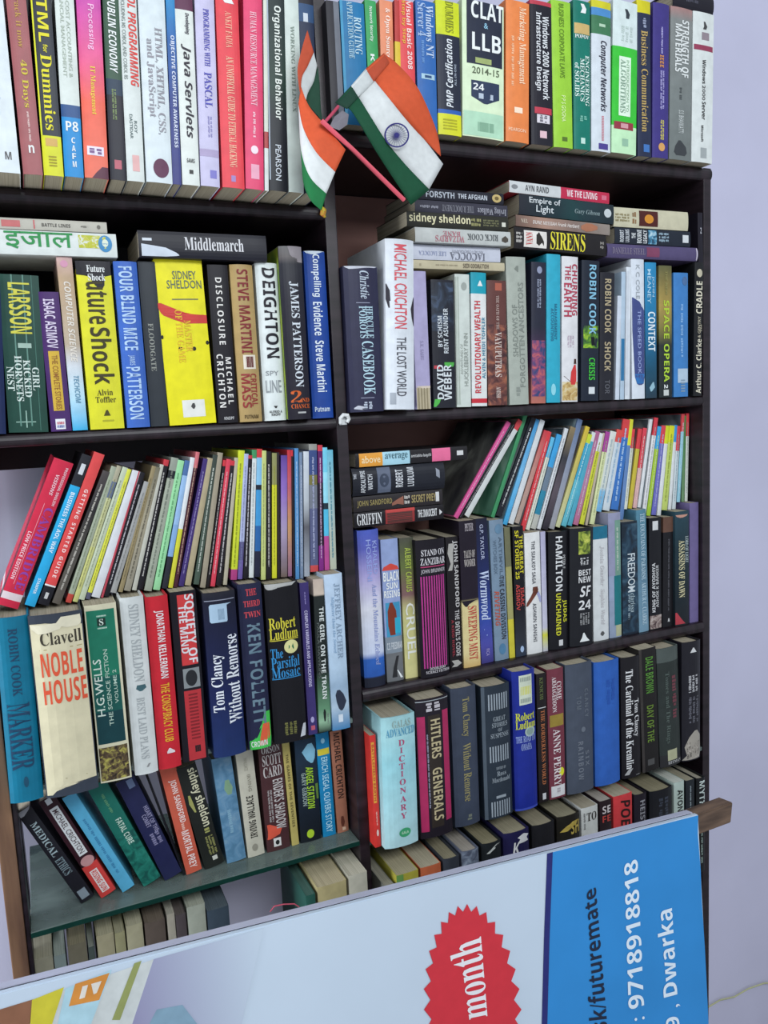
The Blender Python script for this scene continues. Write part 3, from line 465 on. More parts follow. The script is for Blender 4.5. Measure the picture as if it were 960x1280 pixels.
# ------------------------------------------------------------------ second level, second bay
row('BR', zBR, 0.0, 'under the two paperback piles', 'novels under the two paperback piles', [
 (437.6, 480, 429, 333, 'h', '#2b2b42', 'worn charcoal hardcover with tattered jacket edges', [('Christie', 'td', .45, .68, .03, .22, '#aeb9c6'), ('#', '#8f93a8', .3, .7, .245, .25), ('HERCULE', 'sd', .58, .76, .27, .49, '#a9c6d2'), ('POIROTS', 'sd', .38, .56, .27, .49, '#a9c6d2'), ('CASEBOOK', 'sd', .42, .72, .51, .88, '#a9c6d2'), ('#', '#8f93a8', .3, .7, .9, .905), ('~', '#aeb6c4', .35, .65, .93, .98, 2), ('P', '#b9bcc6', [(0, .02, .98), (.008, .05, .9), (.014, .1, .5), (.02, .15, .25)]), ('P', '#b9bcc6', [(.955, .2, .25), (.97, .1, .5), (.978, .1, .3), (.985, .3, .36)])], {'out': .012}),
 (483, 518, 481, 300, 'h', '#cdd2d8', 'tall white hardcover with spaced red and dark capitals', [('MICHAEL CRICHTON', 'pd', .3, .68, .03, .52, '#c8505a'), ('THE LOST WORLD', 'pd', .35, .65, .57, .92, '#4a4a52'), ('#', '#9aa0a8', .1, .3, .9, .97), ('P', '#2a2730', [(.26, -.0, .02), (.3, .0, .12), (.36, .08, .14)]), ('P', '#2a2730', [(.3, -.0, .02), (.35, .0, .1), (.4, .08, .12)]), ('P', '#2f2a33', [(.33, .985, 1), (.4, .86, 1), (.45, .9, 1), (.5, .985, 1)])], {'out': .022, 'd': .16}),
 (521, 539, 515, 339, 'p', '#a39cbd', 'lavender paperback with broken spine showing paper', [('#', '#b3a78c', .02, .98, .84, 1), ('|', '#8d8268', .1, .9, .845, 1, 4), ('P', '#cdbfae', [(.83, 0, 1), (.845, .3, 1), (.85, .5, .7)]), ('S.K. SAHU', 'sd', .4, .6, .5, .64, '#8a84a4')], {'out': .004}),
 (542, 570, 538, 350, 'p', '#22232b', 'dark space paperback with white rotated lettering', [('@', ('#1f222c', '#2b3340', '#4a5a74', 40), .0, .98, .02, .4), ('DAVID', 'bu', .18, .42, .66, .93, '#cdd3d6'), ('WEBER', 'bu', .48, .78, .66, .94, '#cdd3d6'), ('BY SCHISM', 'bu', .25, .42, .28, .52, '#c2c8cc'), ('RENT ASUNDER', 'bu', .5, .68, .22, .57, '#c2c8cc'), ('P', '#4fa648', [(.64, .5, .95), (.66, .5, .95), (.675, .6, .9)]), ('#', '#b8404a', .05, .3, .665, .69), ('P', '#4fae4a', [(.93, .05, .3), (.96, .02, .25), (.99, .0, .1)]), ('#', '#c9ced2', .55, .72, .06, .12), ('#', '#3a4a66', .15, .5, .1, .3)], {'out': .004}),
 (571, 589, 568, 343, 'p', '#c6cdc6', 'white paperback with grey rotated lettering', [('HUCKLEBERRY FINN', 'pu', .55, .8, .44, .84, '#8d938c'), ('ADVENTURES OF', 'pu', .3, .45, .52, .75, '#a0a69e'), ('o', '#9aa09a', .4, .8, .06, .12), ('|', '#a9b2a6', .02, .3, .02, .98, 2)]),
 (590, 609, 588, 341, 'p', ('C', (0, '#1d95a8'), (.16, '#d5d7d5'), (.945, '#c0303c'), (.98, '#d5d7d5')), 'white paperback with teal head and red lettering', [('REVOLUTIONARY WEALTH', 'bu', .22, .55, .21, .9, '#bf3a44'), ('ALVIN & HEIDI TOFFLER', 'bu', .68, .88, .33, .79, '#3f7f9a'), ('P', WHT, [(.06, .55, .6), (.1, .4, .75)])]),
 (610, 634, 608, 351, 'p', '#5f3a36', 'rust brown mythic paperback', [('@', ('#442a2c', '#6a403a', '#a06248', 60), 0, 1, .35, 1), ('VAYUPUTRAS', 'sd', .38, .68, .41, .77, '#c9b9b0'), ('THE OATH OF THE', 'sd', .45, .58, .12, .39, '#b09a92'), ('AMISH', 'sd', .42, .62, .85, .94, '#c9b9b0'), ('#', '#a55a48', .4, .75, .02, .08)]),
 (637, 661, 633, 321, 'p', '#a0a69c', 'tall grey paperback with pale engraved lettering', [('SHADOWS OF', 'pu', .25, .48, .32, .67, '#7d837c'), ('FORGOTTEN ANCESTORS', 'pu', .58, .82, .17, .88, '#7d837c'), ('~', '#878d86', .3, .6, .88, .94), ('P', '#7a8078', [(.06, .5, .6), (.08, .4, .6), (.1, .55, .6)])]),
 (664, 682, 664, 328, 'p', ('L', (0, '#262838'), (.45, '#262836'), (.7, '#4a3050'), (1, '#b06a5c')), 'dark navy paperback fading to salmon', [('@', ('#35406a', '#7a4468', '#c0605a', 70), .05, .95, .55, .95), ('o', '#8a90a8', .35, .7, .03, .08), ('~', '#9096aa', .35, .65, .12, .32, 2)], {'pages': '#8d8577'}),
 (683, 700, 683, 318, 'p', '#2f9fb8', 'cyan accounting paperback', [('MANAGEMENT', 'bd', .55, .72, .33, .57, '#2a6a86'), ('ACCOUNTING', 'bd', .3, .48, .36, .58, '#2a6a86'), ('o', '#8accd8', .3, .65, .87, .95)]),
 (702, 722, 702, 321, 'p', '#d2d1d3', 'white paperback with crimson lettering and red figure', [('CHURNING', 'bd', .62, .92, .05, .4, '#a83a50'), ('THE', 'bd', .2, .5, .06, .16, '#a83a50'), ('EARTH', 'bd', .15, .55, .18, .41, '#a83a50'), ('~', '#b9a9b6', .3, .75, .54, .62, 3), ('@', ('#9a7a4a', '#bfa46a', '#cfc6a8', 90), .02, .98, .86, .99), ('P', '#c83a3a', [(.74, .75, .85), (.79, .55, .9), (.85, .5, .9), (.88, .55, .8)]), ('P', '#40241c', [(.7, .75, .88), (.735, .72, .9)]), ('P', '#40241c', [(.82, .1, .14), (.86, .5, .54)])]),
 (726, 748, 727, 326, 'p', '#1d2431', 'black thriller with pale blue and green lettering', [('ROBIN COOK', 'bd', .42, .76, .03, .52, '#7fb4cc'), ('@', ('#1d2431', '#4a7a2a', '#a6c832', 60), .1, .95, .46, .62), ('CRISIS', 'bd', .42, .72, .69, .85, '#3fb43a'), ('P', '#11141a', [(.54, .5, .7), (.6, .55, .75)]), ('#', '#cdd2d4', .4, .75, .9, .95)]),
 (749, 767, 750, 341, 'p', '#23232a', 'black thriller with tan block capitals', [('ROBIN COOK', 'bd', .32, .7, .05, .47, '#a89a7c'), ('SHOCK', 'bd', .32, .7, .54, .77, '#a89a7c'), ('TOR', 'bd', .35, .65, .84, .95, '#55565c')]),
 (769, 774, 772, 370, 'b', '#c3cbd6', 'thin white leaning booklet beside the black thrillers', [], {'d': .13}),
 (775, 780, 777, 340, 'b', '#a9bccc', 'pale blue leaning booklet beside the white booklet', [('#', '#2f6f9a', .1, .9, .52, .85)], {'d': .14}),
 (781, 787, 783, 334, 'b', '#cfd5db', 'white sheaf leaning on the white and navy book', [('#', '#c2c8d0', .1, .5, .03, .97)], {'d': .14}),
 (790, 806, 790, 324, 'p', '#ccd2da', 'white paperback with navy curved panel', [('P', '#3f4a7d', [(.27, .05, .1), (.3, .05, .6), (.36, .05, .98), (.5, .05, .98), (.84, .2, .98), (.89, .35, .9), (.9, .5, .7)]), ('P', '#2f6fae', [(.82, .2, .98), (.85, .25, .98), (.89, .35, .9)]), ('K C COLE', 'pd', .35, .6, .04, .28, '#9aa0a6'), ('THE SPEED BOOK', 'pd', .45, .68, .36, .82, '#8f9cc8')], {'d': .14}),
 (807, 821, 806, 328, 'p', ('L', (0, '#2b86b4'), (.5, '#1f6a94'), (.8, '#1b4a62'), (1, '#263a48')), 'sea blue paperback with bold white lettering', [('JOHN', 'pd', .55, .78, .1, .25, '#9fc4d8'), ('MEANEY', 'pd', .2, .45, .05, .3, '#9fc4d8'), ('CONTEXT', 'bd', .25, .8, .36, .65, '#d3dfe4'), ('P', '#8fb4c2', [(.88, .6, .7), (.92, .3, .8), (.95, .4, .5)])]),
 (824, 840, 823, 332, 'p', ('L', (0, '#5a5a3a'), (.3, '#a08a4a'), (.5, '#6f6a3a'), (.6, '#2a3030'), (1, '#22282a')), 'mottled green and gold science fiction paperback', [('SPACE', 'bd', .35, .72, .26, .55, '#a8c23a'), ('OPERA', 'bd', .35, .72, .59, .88, '#a8c83a'), ('THE NEW', 'bd', .45, .6, .04, .22, '#8a8450'), ('2', 'bd', .35, .6, .9, .93, WHT), ('#', '#c0c4c0', .3, .7, .94, .985)]),
 (842, 860, 842, 341, 'p', '#3d78b4', 'mid blue paperback with a grey library sticker', [('~', '#7aa4cf', .4, .65, .25, .68), ('#', '#a9bccc', .25, .98, .77, .885), ('=', '#7f93a4', .45, .75, .86, .97, 5), ('o', '#4a6a94', .55, .95, .03, .1)]),
 (866.5, 877, 868.5, 328, 'p', '#1c1d1f', 'tall narrow black paperback against the end panel', [('Arthur C. Clarke', 'bu', .25, .8, .57, .98, '#cfc9b4'), ('& GENTRY', 'pu', .4, .68, .4, .56, '#b5ae98'), ('CRADLE', 'bu', .2, .82, .14, .38, '#cfc9b4'), ('o', '#b9b29c', .2, .85, .05, .11), ('LEE', 'pu', .72, .85, .46, .51, '#b5ae98')]),
])
P1 = 'in the pile beside the tall white hardcover'
g1 = 'paperbacks lying in the pile near the flags'
b0 = max(t[2] for t in TOPS['BR'] if 0.55 < t[0] < 0.7)
lying(-0.004, P1, g1, [
 ((514, 322), (631, 330), (514, 332), (630, 341), 'p', '#b8ae92', 'thin cream paperback at the foot', [('HOLLYWOOD KIDS', 'bu', .25, .72, .54, .82, '#6a5f50'), ('~', '#9a8f78', .35, .6, .25, .48), ('P', '#9a9078', [(.08, .3, .6), (.1, .3, .6)])], {'base': W(570, 338, 0).z}),
 ((513, 302), (625, 311), (514, 321), (625, 330), 'p', '#bdc0cc', 'pale grey paperback with upside down serif capitals', [('IACOCCA', 'su', .05, .52, .42, .82, '#6a6c78'), ('AN AUTOBIOGRAPHY', 'pu', .55, .72, .44, .8, '#9a9ca8'), ('LEE IACOCCA', 'su', .3, .55, .08, .38, '#8a92b0')]),
 ((518, 278), (638, 290), (519, 297), (638, 308), 'p', '#b4b7b4', 'silver grey paperback with red upside down lettering', [('RICK COOK', 'su', .32, .7, .53, .86, '#55585a'), ("WIZARD'S", 'su', .1, .48, .2, .5, '#a86a74'), ('BANE', 'su', .5, .8, .28, .46, '#a86a74'), ('P', '#4a443c', [(.9, .3, .5), (.94, .2, .7), (.97, .3, .5)])], {'out': .012}),
 ((508, 256), (635, 269), (508, 275), (635, 288), 'p', '#26261f', 'black paperback with large cream lettering', [('sidney sheldon', 'bd', .22, .85, .02, .61, '#cfc9a4'), ('~', '#8d8a5c', .2, .8, .62, .72, 2), ('~', '#6f6f50', .25, .75, .74, .9, 3), ('#', '#c9c9bc', .3, .6, .93, .97)], {'out': .01}),
 ((518, 239), (634, 251), (518, 256), (634, 267), 'p', '#34333f', 'slate paperback with upside down grey lettering', [('Irving Wallace', 'su', .2, .75, .66, .98, '#9a9aa4'), ('THE R DOCUMENT', 'su', .25, .7, .28, .62, '#7d7d86'), ('~', '#8d8d98', .35, .65, .05, .24)], {'snap': 3}),
 ((520, 222), (629, 235), (520, 237), (629, 249), 'p', '#1d1d27', 'navy black paperback on top', [('FORSYTH', 'bd', .25, .72, .1, .42, '#a9afb8'), ('THE AFGHAN', 'bd', .3, .68, .46, .8, '#b9bec6'), ('o', '#b9a36a', .15, .9, .86, .97), ('o', '#6a5a34', .35, .7, .89, .94)], {'snap': 3}),
])
P2 = 'in the pile above the grey paperback'
lying(-0.004, P2, 'paperbacks lying in the middle pile', [
 ((642, 281), (757, 302), (643, 311), (757, 326), 'p', '#1f1c1e', 'black paperback with tall yellow lettering', [('SIRENS', 'sd', .15, .88, .38, .76, '#d3c93a'), ('#', '#d8d3cc', .1, .88, .1, .34), ('VANN', 'sh', .2, .8, .12, .19, '#b83a3a'), ('P', '#2a2622', [(.23, .3, .7), (.26, .2, .85), (.29, .35, .6), (.31, .2, .4)]), ('~', '#b9b5b0', .25, .8, .02, .08, 3), ('~', '#8a8680', .3, .7, .93, .97, 2)], {'base': W(700, 319, 0).z, 'snap': 3}),
 ((644, 265), (762, 282), (645, 279), (762, 296), 'p', ('L', (0, '#6a554c'), (.3, '#a58474'), (.6, '#7d6a62'), (1, '#8a8078')), 'dusty brown paperback with white italic title', [('DUNE MESSIAH Frank Herbert', 'id', .35, .65, .17, .66, '#d3c9c2'), ('NEL', 'sd', .35, .65, .05, .12, '#c9b9a8'), ('P', '#a06a50', [(.68, .3, .6), (.74, .1, .9), (.8, .2, .9), (.86, .4, .7)])], {'snap': 3}),
 ((648, 238), (767, 255), (649, 263), (766, 281), 'p', ('L', (0, '#25272f'), (.4, '#1c3036'), (.55, '#1c3c3e'), (.7, '#20343a'), (1, '#1f2a30')), 'dark teal paperback with two line white title', [('Empire of', 'pd', .55, .88, .1, .42, '#c9ced0'), ('Light', 'pd', .12, .5, .17, .35, '#c9ced0'), ('Gary Gibson', 'td', .3, .55, .57, .84, '#7d8e90'), ('o', '#b9c0c2', .3, .75, .89, .97)], {'snap': 3}),
 ((636, 223), (761, 235), (636, 237), (761, 250), 'p', ('C', (0, '#b3303f'), (.08, '#b3303f'), (.5, '#c2c5c5')), 'white and crimson paperback topmost', [('#', '#c2c5c5', 0, 1, 0, .5), ('#', '#b52a48', 0, 1, .5, 1), ('AYN RAND', 'bd', .3, .75, .15, .38, '#55575a'), ('WE THE LIVING', 'bd', .25, .78, .56, .87, '#e0cdd0'), ('o', '#7d8082', .3, .7, .02, .08), ('#', '#c86a80', .3, .7, .92, .97)], {'snap': 3}),
], tilt_deg=-2.0)
P3 = 'in the short pile near the end panel'
lying(-0.002, P3, 'books lying in the short pile', [
 ((758, 304), (871, 311), (758, 322), (871, 328), 'h', '#50476a', 'worn violet hardcover with faded lettering', [('DANIELLE STEEL', 'sd', .3, .7, .05, .4, '#7d7488'), ('#', '#7a3f5a', .15, .85, .42, .56), ('P', '#b9b2bf', [(.98, .1, .9), (.995, .0, 1)])], {'base': W(815, 325, 0).z, 'snap': 3}),
 ((768, 284), (862, 291), (768, 305), (863, 310), 'p', '#1f2530', 'dark navy paperback with white stacked words', [('ROBERT', 'bh', .1, .85, .06, .11, '#c3c8cc'), ('LUDLUMS', 'bh', .1, .9, .13, .18, '#c3c8cc'), ('THE', 'bh', .35, .7, .21, .26, '#d3d7d8'), ('BOURNE', 'bh', .08, .92, .28, .34, '#d3d7d8'), ('LEGACY', 'bh', .08, .92, .36, .41, '#d3d7d8'), ('@', ('#27455a', '#4a86a4', '#b4ccd4', 90), .05, .95, .43, .54), ('~', '#8fa6b4', .2, .85, .57, .7, 3), ('#', '#c9ccce', .25, .75, .89, .97)], {'snap': 3}),
 ((767, 255), (860, 264), (766, 281), (859, 287), 'p', '#beb99f', 'cream paperback with a brown sun panel', [('#', '#4a1f1c', .1, .9, .33, .58), ('o', '#c8862e', .25, .72, .4, .52), ('~', '#8a7f5c', .25, .7, .02, .2, 3), ('~', '#8a6a4a', .15, .85, .24, .29, 2)], {'snap': 3}),
])
row('BX', TOPS['BR'][-1][2], 0.0, 'standing on the narrow tall black paperback', 'books in the short pile corner', [
 (873, 879, 872, 266, 'p', '#1d1a24', 'small black paperback with a pale numeral', [('2', 'bh', .4, .65, .3, .42, '#b9b9c0')], {'d': .1}),
])

# ------------------------------------------------------------------ third level, first bay: the torn cream novel's row and the magazines on it
row('N', zN, -0.03, 'above the green glass shelf', 'novels standing above the green glass shelf', [
 (13, 55, -8, 774, 'h', '#0f6a86', 'thick teal hardcover with faded dark lettering', [('ROBIN COOK', 'sd', .38, .62, .06, .42, '#1d3c58'), ('MARKER', 'sd', .2, .78, .46, .82, '#1d3c58'), ('o', '#1d4a62', .45, .6, .86, .92)], {'out': .012}),
 (58, 124, 34, 771, 'h', '#353b46', 'broad cream novel with torn jacket and red lettering', [('P', '#cbc3a4', [(.045, .02, .3), (.055, .02, .5), (.075, .02, .98), (.1, .02, .98), (.5, .02, .98), (.9, .02, .98), (.93, .02, .98), (.945, .02, .55), (.965, .02, .2), (.985, .02, .12)]), ('P', '#d6cfb6', [(.02, .6, .96), (.05, .5, .97), (.07, .55, .96), (.08, .7, .9)], .001), ('P', '#d6cfb6', [(.05, .02, .5), (.07, .04, .6), (.085, .1, .55), (.1, .15, .3)], .001), ('Clavell', 'sh', .18, .95, .095, .165, '#3a362c'), ('#', '#a09468', .15, .95, .185, .19), ('NOBLE', 'bh', .15, .93, .205, .335, '#cf5236'), ('HOUSE', 'bh', .15, .96, .355, .485, '#cf5236'), ('~', '#a89f80', .3, .9, .9, .905)], {'out': .02}),
 (126, 165, 105, 758, 'p', '#c9c4a8', 'green panelled paperback with forest picture foot', [('#', '#1c6e56', .04, .92, .03, .4), ('#', '#16514a', .04, .92, .4, .6), ('#', '#123a3f', .04, .92, .6, .78), ('@', ('#2a231c', '#5a4a34', '#a8a050', 130), .03, .95, .8, .99), ('H.G.WELLS', 'pu', .12, .34, .3, .62, '#c3d0c4'), ('THE SCIENCE FICTION', 'pu', .46, .58, .25, .68, '#a9bfb0'), ('VOLUME 2', 'pu', .7, .8, .37, .56, '#a9bfb0'), ('#', '#1a2a26', .35, .62, .075, .12), ('#', '#9fb8a8', .35, .65, .06, .068), ('#', '#9fb8a8', .35, .65, .127, .135), ('S', 'sh', .42, .55, .08, .115, '#c3d0c4')], {'out': .01}),
 (169, 198, 149, 748, 'h', '#c6cac8', 'white hardcover with silver serif lettering', [('SIDNEY SHELDON', 'sd', .35, .72, .04, .47, '#9a9fa0'), ('P', '#3f5f66', [(.49, .4, .75), (.51, .35, .8), (.525, .5, .6)]), ('BEST LAID PLANS', 'sd', .35, .65, .56, .91, '#9a9fa0'), ('P', '#888', [(.94, .6, .7), (.96, .5, .6)])], {'out': .008}),
 (199, 227, 180, 747, 'h', '#bc2430', 'red hardcover with white and yellow lettering', [('JONATHAN KELLERMAN', 'bd', .35, .72, .08, .47, '#d8cfd0'), ('THE CONSPIRACY CLUB', 'bd', .38, .72, .5, .84, '#d2a02a'), ('P', '#d8cfd0', [(.88, .5, .55), (.9, .4, .75), (.91, .4, .75)])], {'out': .006}),
 (229, 261, 212, 741, 'p', '#17141c', 'black paperback with red panels and grey portrait', [('#', '#c43a3c', .26, .88, .02, .43), ('SOCIETY OF', 'bd', .56, .86, .02, .42, '#d2cfd2'), ('THE MIND', 'bd', .3, .54, .08, .36, '#d2cfd2'), ('#', '#83888a', .26, .9, .45, .565), ('o', '#26282c', .35, .8, .46, .555), ('#', '#b23238', .24, .9, .58, .995), ('=', '#7d2228', .4, .75, .6, .88, 14), ('#', '#2a1a1e', .5, .72, .91, .95)], {'d': .14}),
 (268, 308, 254, 742, 'h', ('L', (0, '#22232c'), (.06, '#16182a'), (.6, '#17204a'), (1, '#1a2d5c')), 'thick dark navy hardcover with pale barcode sticker', [('P', '#9fb8cc', [(.07, .2, .85), (.08, .16, .7), (.17, .16, .7), (.18, .2, .68)]), ('|', '#6a8298', .42, .62, .1, .165, 7), ('Tom Clancy', 'su', .1, .48, .37, .72, '#d3d7de'), ('Without Remorse', 'su', .56, .92, .26, .8, '#d3d7de'), ('#', '#8c90a0', .04, .96, .045, .05)], {'out': .008}),
 (311, 340, 297, 731, 'h', '#20233d', 'navy hardcover with coral words over grey capitals', [('THE', 'sh', .3, .75, .03, .07, '#c0444c'), ('THIRD', 'sh', .18, .88, .1, .135, '#c0444c'), ('TWIN', 'sh', .18, .88, .165, .2, '#c0444c'), ('KEN FOLLETT', 'bd', .3, .78, .24, .85, '#5f7684'), ('P', '#3fb04a', [(.78, .75, 1), (.85, .6, 1), (.95, .05, 1), (1, .05, .95)]), ('P', '#cf5a3a', [(.85, .65, .95), (.93, .5, .95), (.98, .45, .8)]), ('CROWN', 'bh', .1, .8, .95, .985, '#cfd6cf')], {'out': .006}),
 (343, 384, 331, 731, 'h', '#121116', 'black worn hardcover with yellow and blue lettering', [('Robert', 'sh', .05, .85, .21, .28, '#c3b93a'), ('Ludlum', 'sh', .05, .9, .28, .345, '#c3b93a'), ('#', '#c3b93a', .05, .9, .348, .353), ('o', '#c9c68c', .45, .88, .355, .44), ('P', '#2f6a4a', [(.37, .6, .72), (.41, .58, .75), (.43, .62, .72)]), ('The', 'sh', .05, .4, .4, .46, '#2f7fb4'), ('Parsifal', 'sh', .05, .9, .455, .525, '#2f7fb4'), ('Mosaic', 'sh', .05, .9, .52, .585, '#2f7fb4'), ('#', '#2f7fb4', .05, .92, .588, .593), ('~', '#6a6a3c', .3, .7, .87, .95, 3), ('P', '#a9a9a6', [(0, .0, .95), (.02, .02, .8), (.03, .05, .3), (.035, .1, .2)]), ('P', '#b9bcc0', [(.9, .9, .98), (.93, .85, .98), (.98, .78, .95)])], {'out': .006}),
 (386, 397, 375, 729, 'p', '#3a3066', 'slim violet textbook with white lettering', [('COMPLEX VARIABLES AND APPLICATIONS', 'bd', .35, .65, .18, .68, '#bdb6d4'), ('o', '#a79fc8', .3, .7, .88, .92), ('#', '#b5566a', .3, .75, .94, .97), ('~', '#8a80b4', .4, .6, .06, .14)]),
 (399, 414, 391, 725, 'p', ('L', (0, '#b9a79a'), (.1, '#c9b9a8'), (.11, '#222826'), (.6, '#1f2624'), (.85, '#5f8a6a'), (.93, '#8fb494'), (1, '#22302a')), 'dark train thriller paperback with white capitals', [('THE GIRL ON THE TRAIN', 'bd', .4, .72, .18, .78, '#cfd4d0'), ('PAULA HAWKINS', 'pd', .15, .32, .28, .64, '#5a605c'), ('P', '#1d2422', [(.85, .45, .55), (.87, .4, .62), (.9, .42, .6), (.93, .46, .56)]), ('~', '#6f7a72', .7, .85, .88, .95)]),
 (416, 438, 405, 719, 'p', ('L', (0, '#b3c6da'), (.6, '#a9bfd2'), (.72, '#8fa6bc'), (.85, '#a3b6c6'), (1, '#3f7aa8')), 'pale blue paperback with dark walking figure', [('JEFFREY ARCHER', 'sd', .5, .8, .06, .54, '#7d90a4'), ('Mightier than the Sword', 'td', .28, .45, .14, .5, '#7f9cb8'), ('P', '#2a3040', [(.74, .35, .5), (.77, .25, .7), (.82, .3, .85), (.86, .4, .7), (.875, .5, .6)]), ('#', '#c9d3dc', .35, .6, .9, .95)], {'out': .004}),
])

# magazines standing on a row of books: (top-left px, bottom px left, right, colour, name, print colour, extras)
SIDES = [('#4f565c', '#8a8f94', '#b5b9ba', 9), ('#5f6a70', '#7f97a0', '#a9b5b5', 11), ('#6a625c', '#948b80', '#b5b0a4', 10), ('#3f4a52', '#6f7f8a', '#9fa9ae', 8)]
def fan(key, Y, phrase, group, mags, depth=0.19, sides=False):
    under = TOPS[key]
    for i, mg in enumerate(mags):
        xt, yt, xb0, xb1, yb, col, name, pc = mg[:8]; o = mg[8] if len(mg) > 8 else {}
        zg = W(xb0, yb, Y).z
        X0 = XatZ(xb0, zg, Y); X1 = XatZ(xb1, zg, Y)
        T = W(xt, yt, Y)
        zb = max([t[2] for t in under if t[0]-0.004 < X1 and t[1]+0.004 > X0] or [zg])
        a = math.atan2(T.x-X0, T.z-zb); h = math.hypot(T.x-X0, T.z-zb)
        w = max(0.003, (X1-X0)*math.cos(a)*0.96)
        sp = list(o.get('marks', []))
        if pc: sp.append(('~', pc, .3, .62, o.get('p0', .1), o.get('p1', .9)))
        a_name = lambda k: mags[k][6] if 0 <= k < len(mags) else 'the row end'
        if i == 0: lab = '%s first in the magazines %s' % (name, phrase)
        else:
            p, n = a_name(i-1), a_name(i+1)
            lab = '%s magazine between %s and %s ones %s' % (name, p, n, phrase) if i < len(mags)-1 else 'thin %s magazine last of those %s' % (name, phrase)
        if 'label' in o: lab = o['label']
        book(((X0+X1)/2, Y-o.get('out', 0), zb+abs(math.sin(a))*w/2+0.0004), a, w, h, o.get('d', depth), o.get('kind', 'magazine'), col, sp, lab, group, 0.35, '#b5b0a4', cat='magazine' if o.get('kind', 'magazine') == 'magazine' else 'book', side=o.get('side') or (SIDES[i % 4] if sides else None))
G3 = 'magazines standing on the novels over the glass shelf'
def rt(c, head='#b8383c', v=.06): return ('C', (0, head), (v, c))
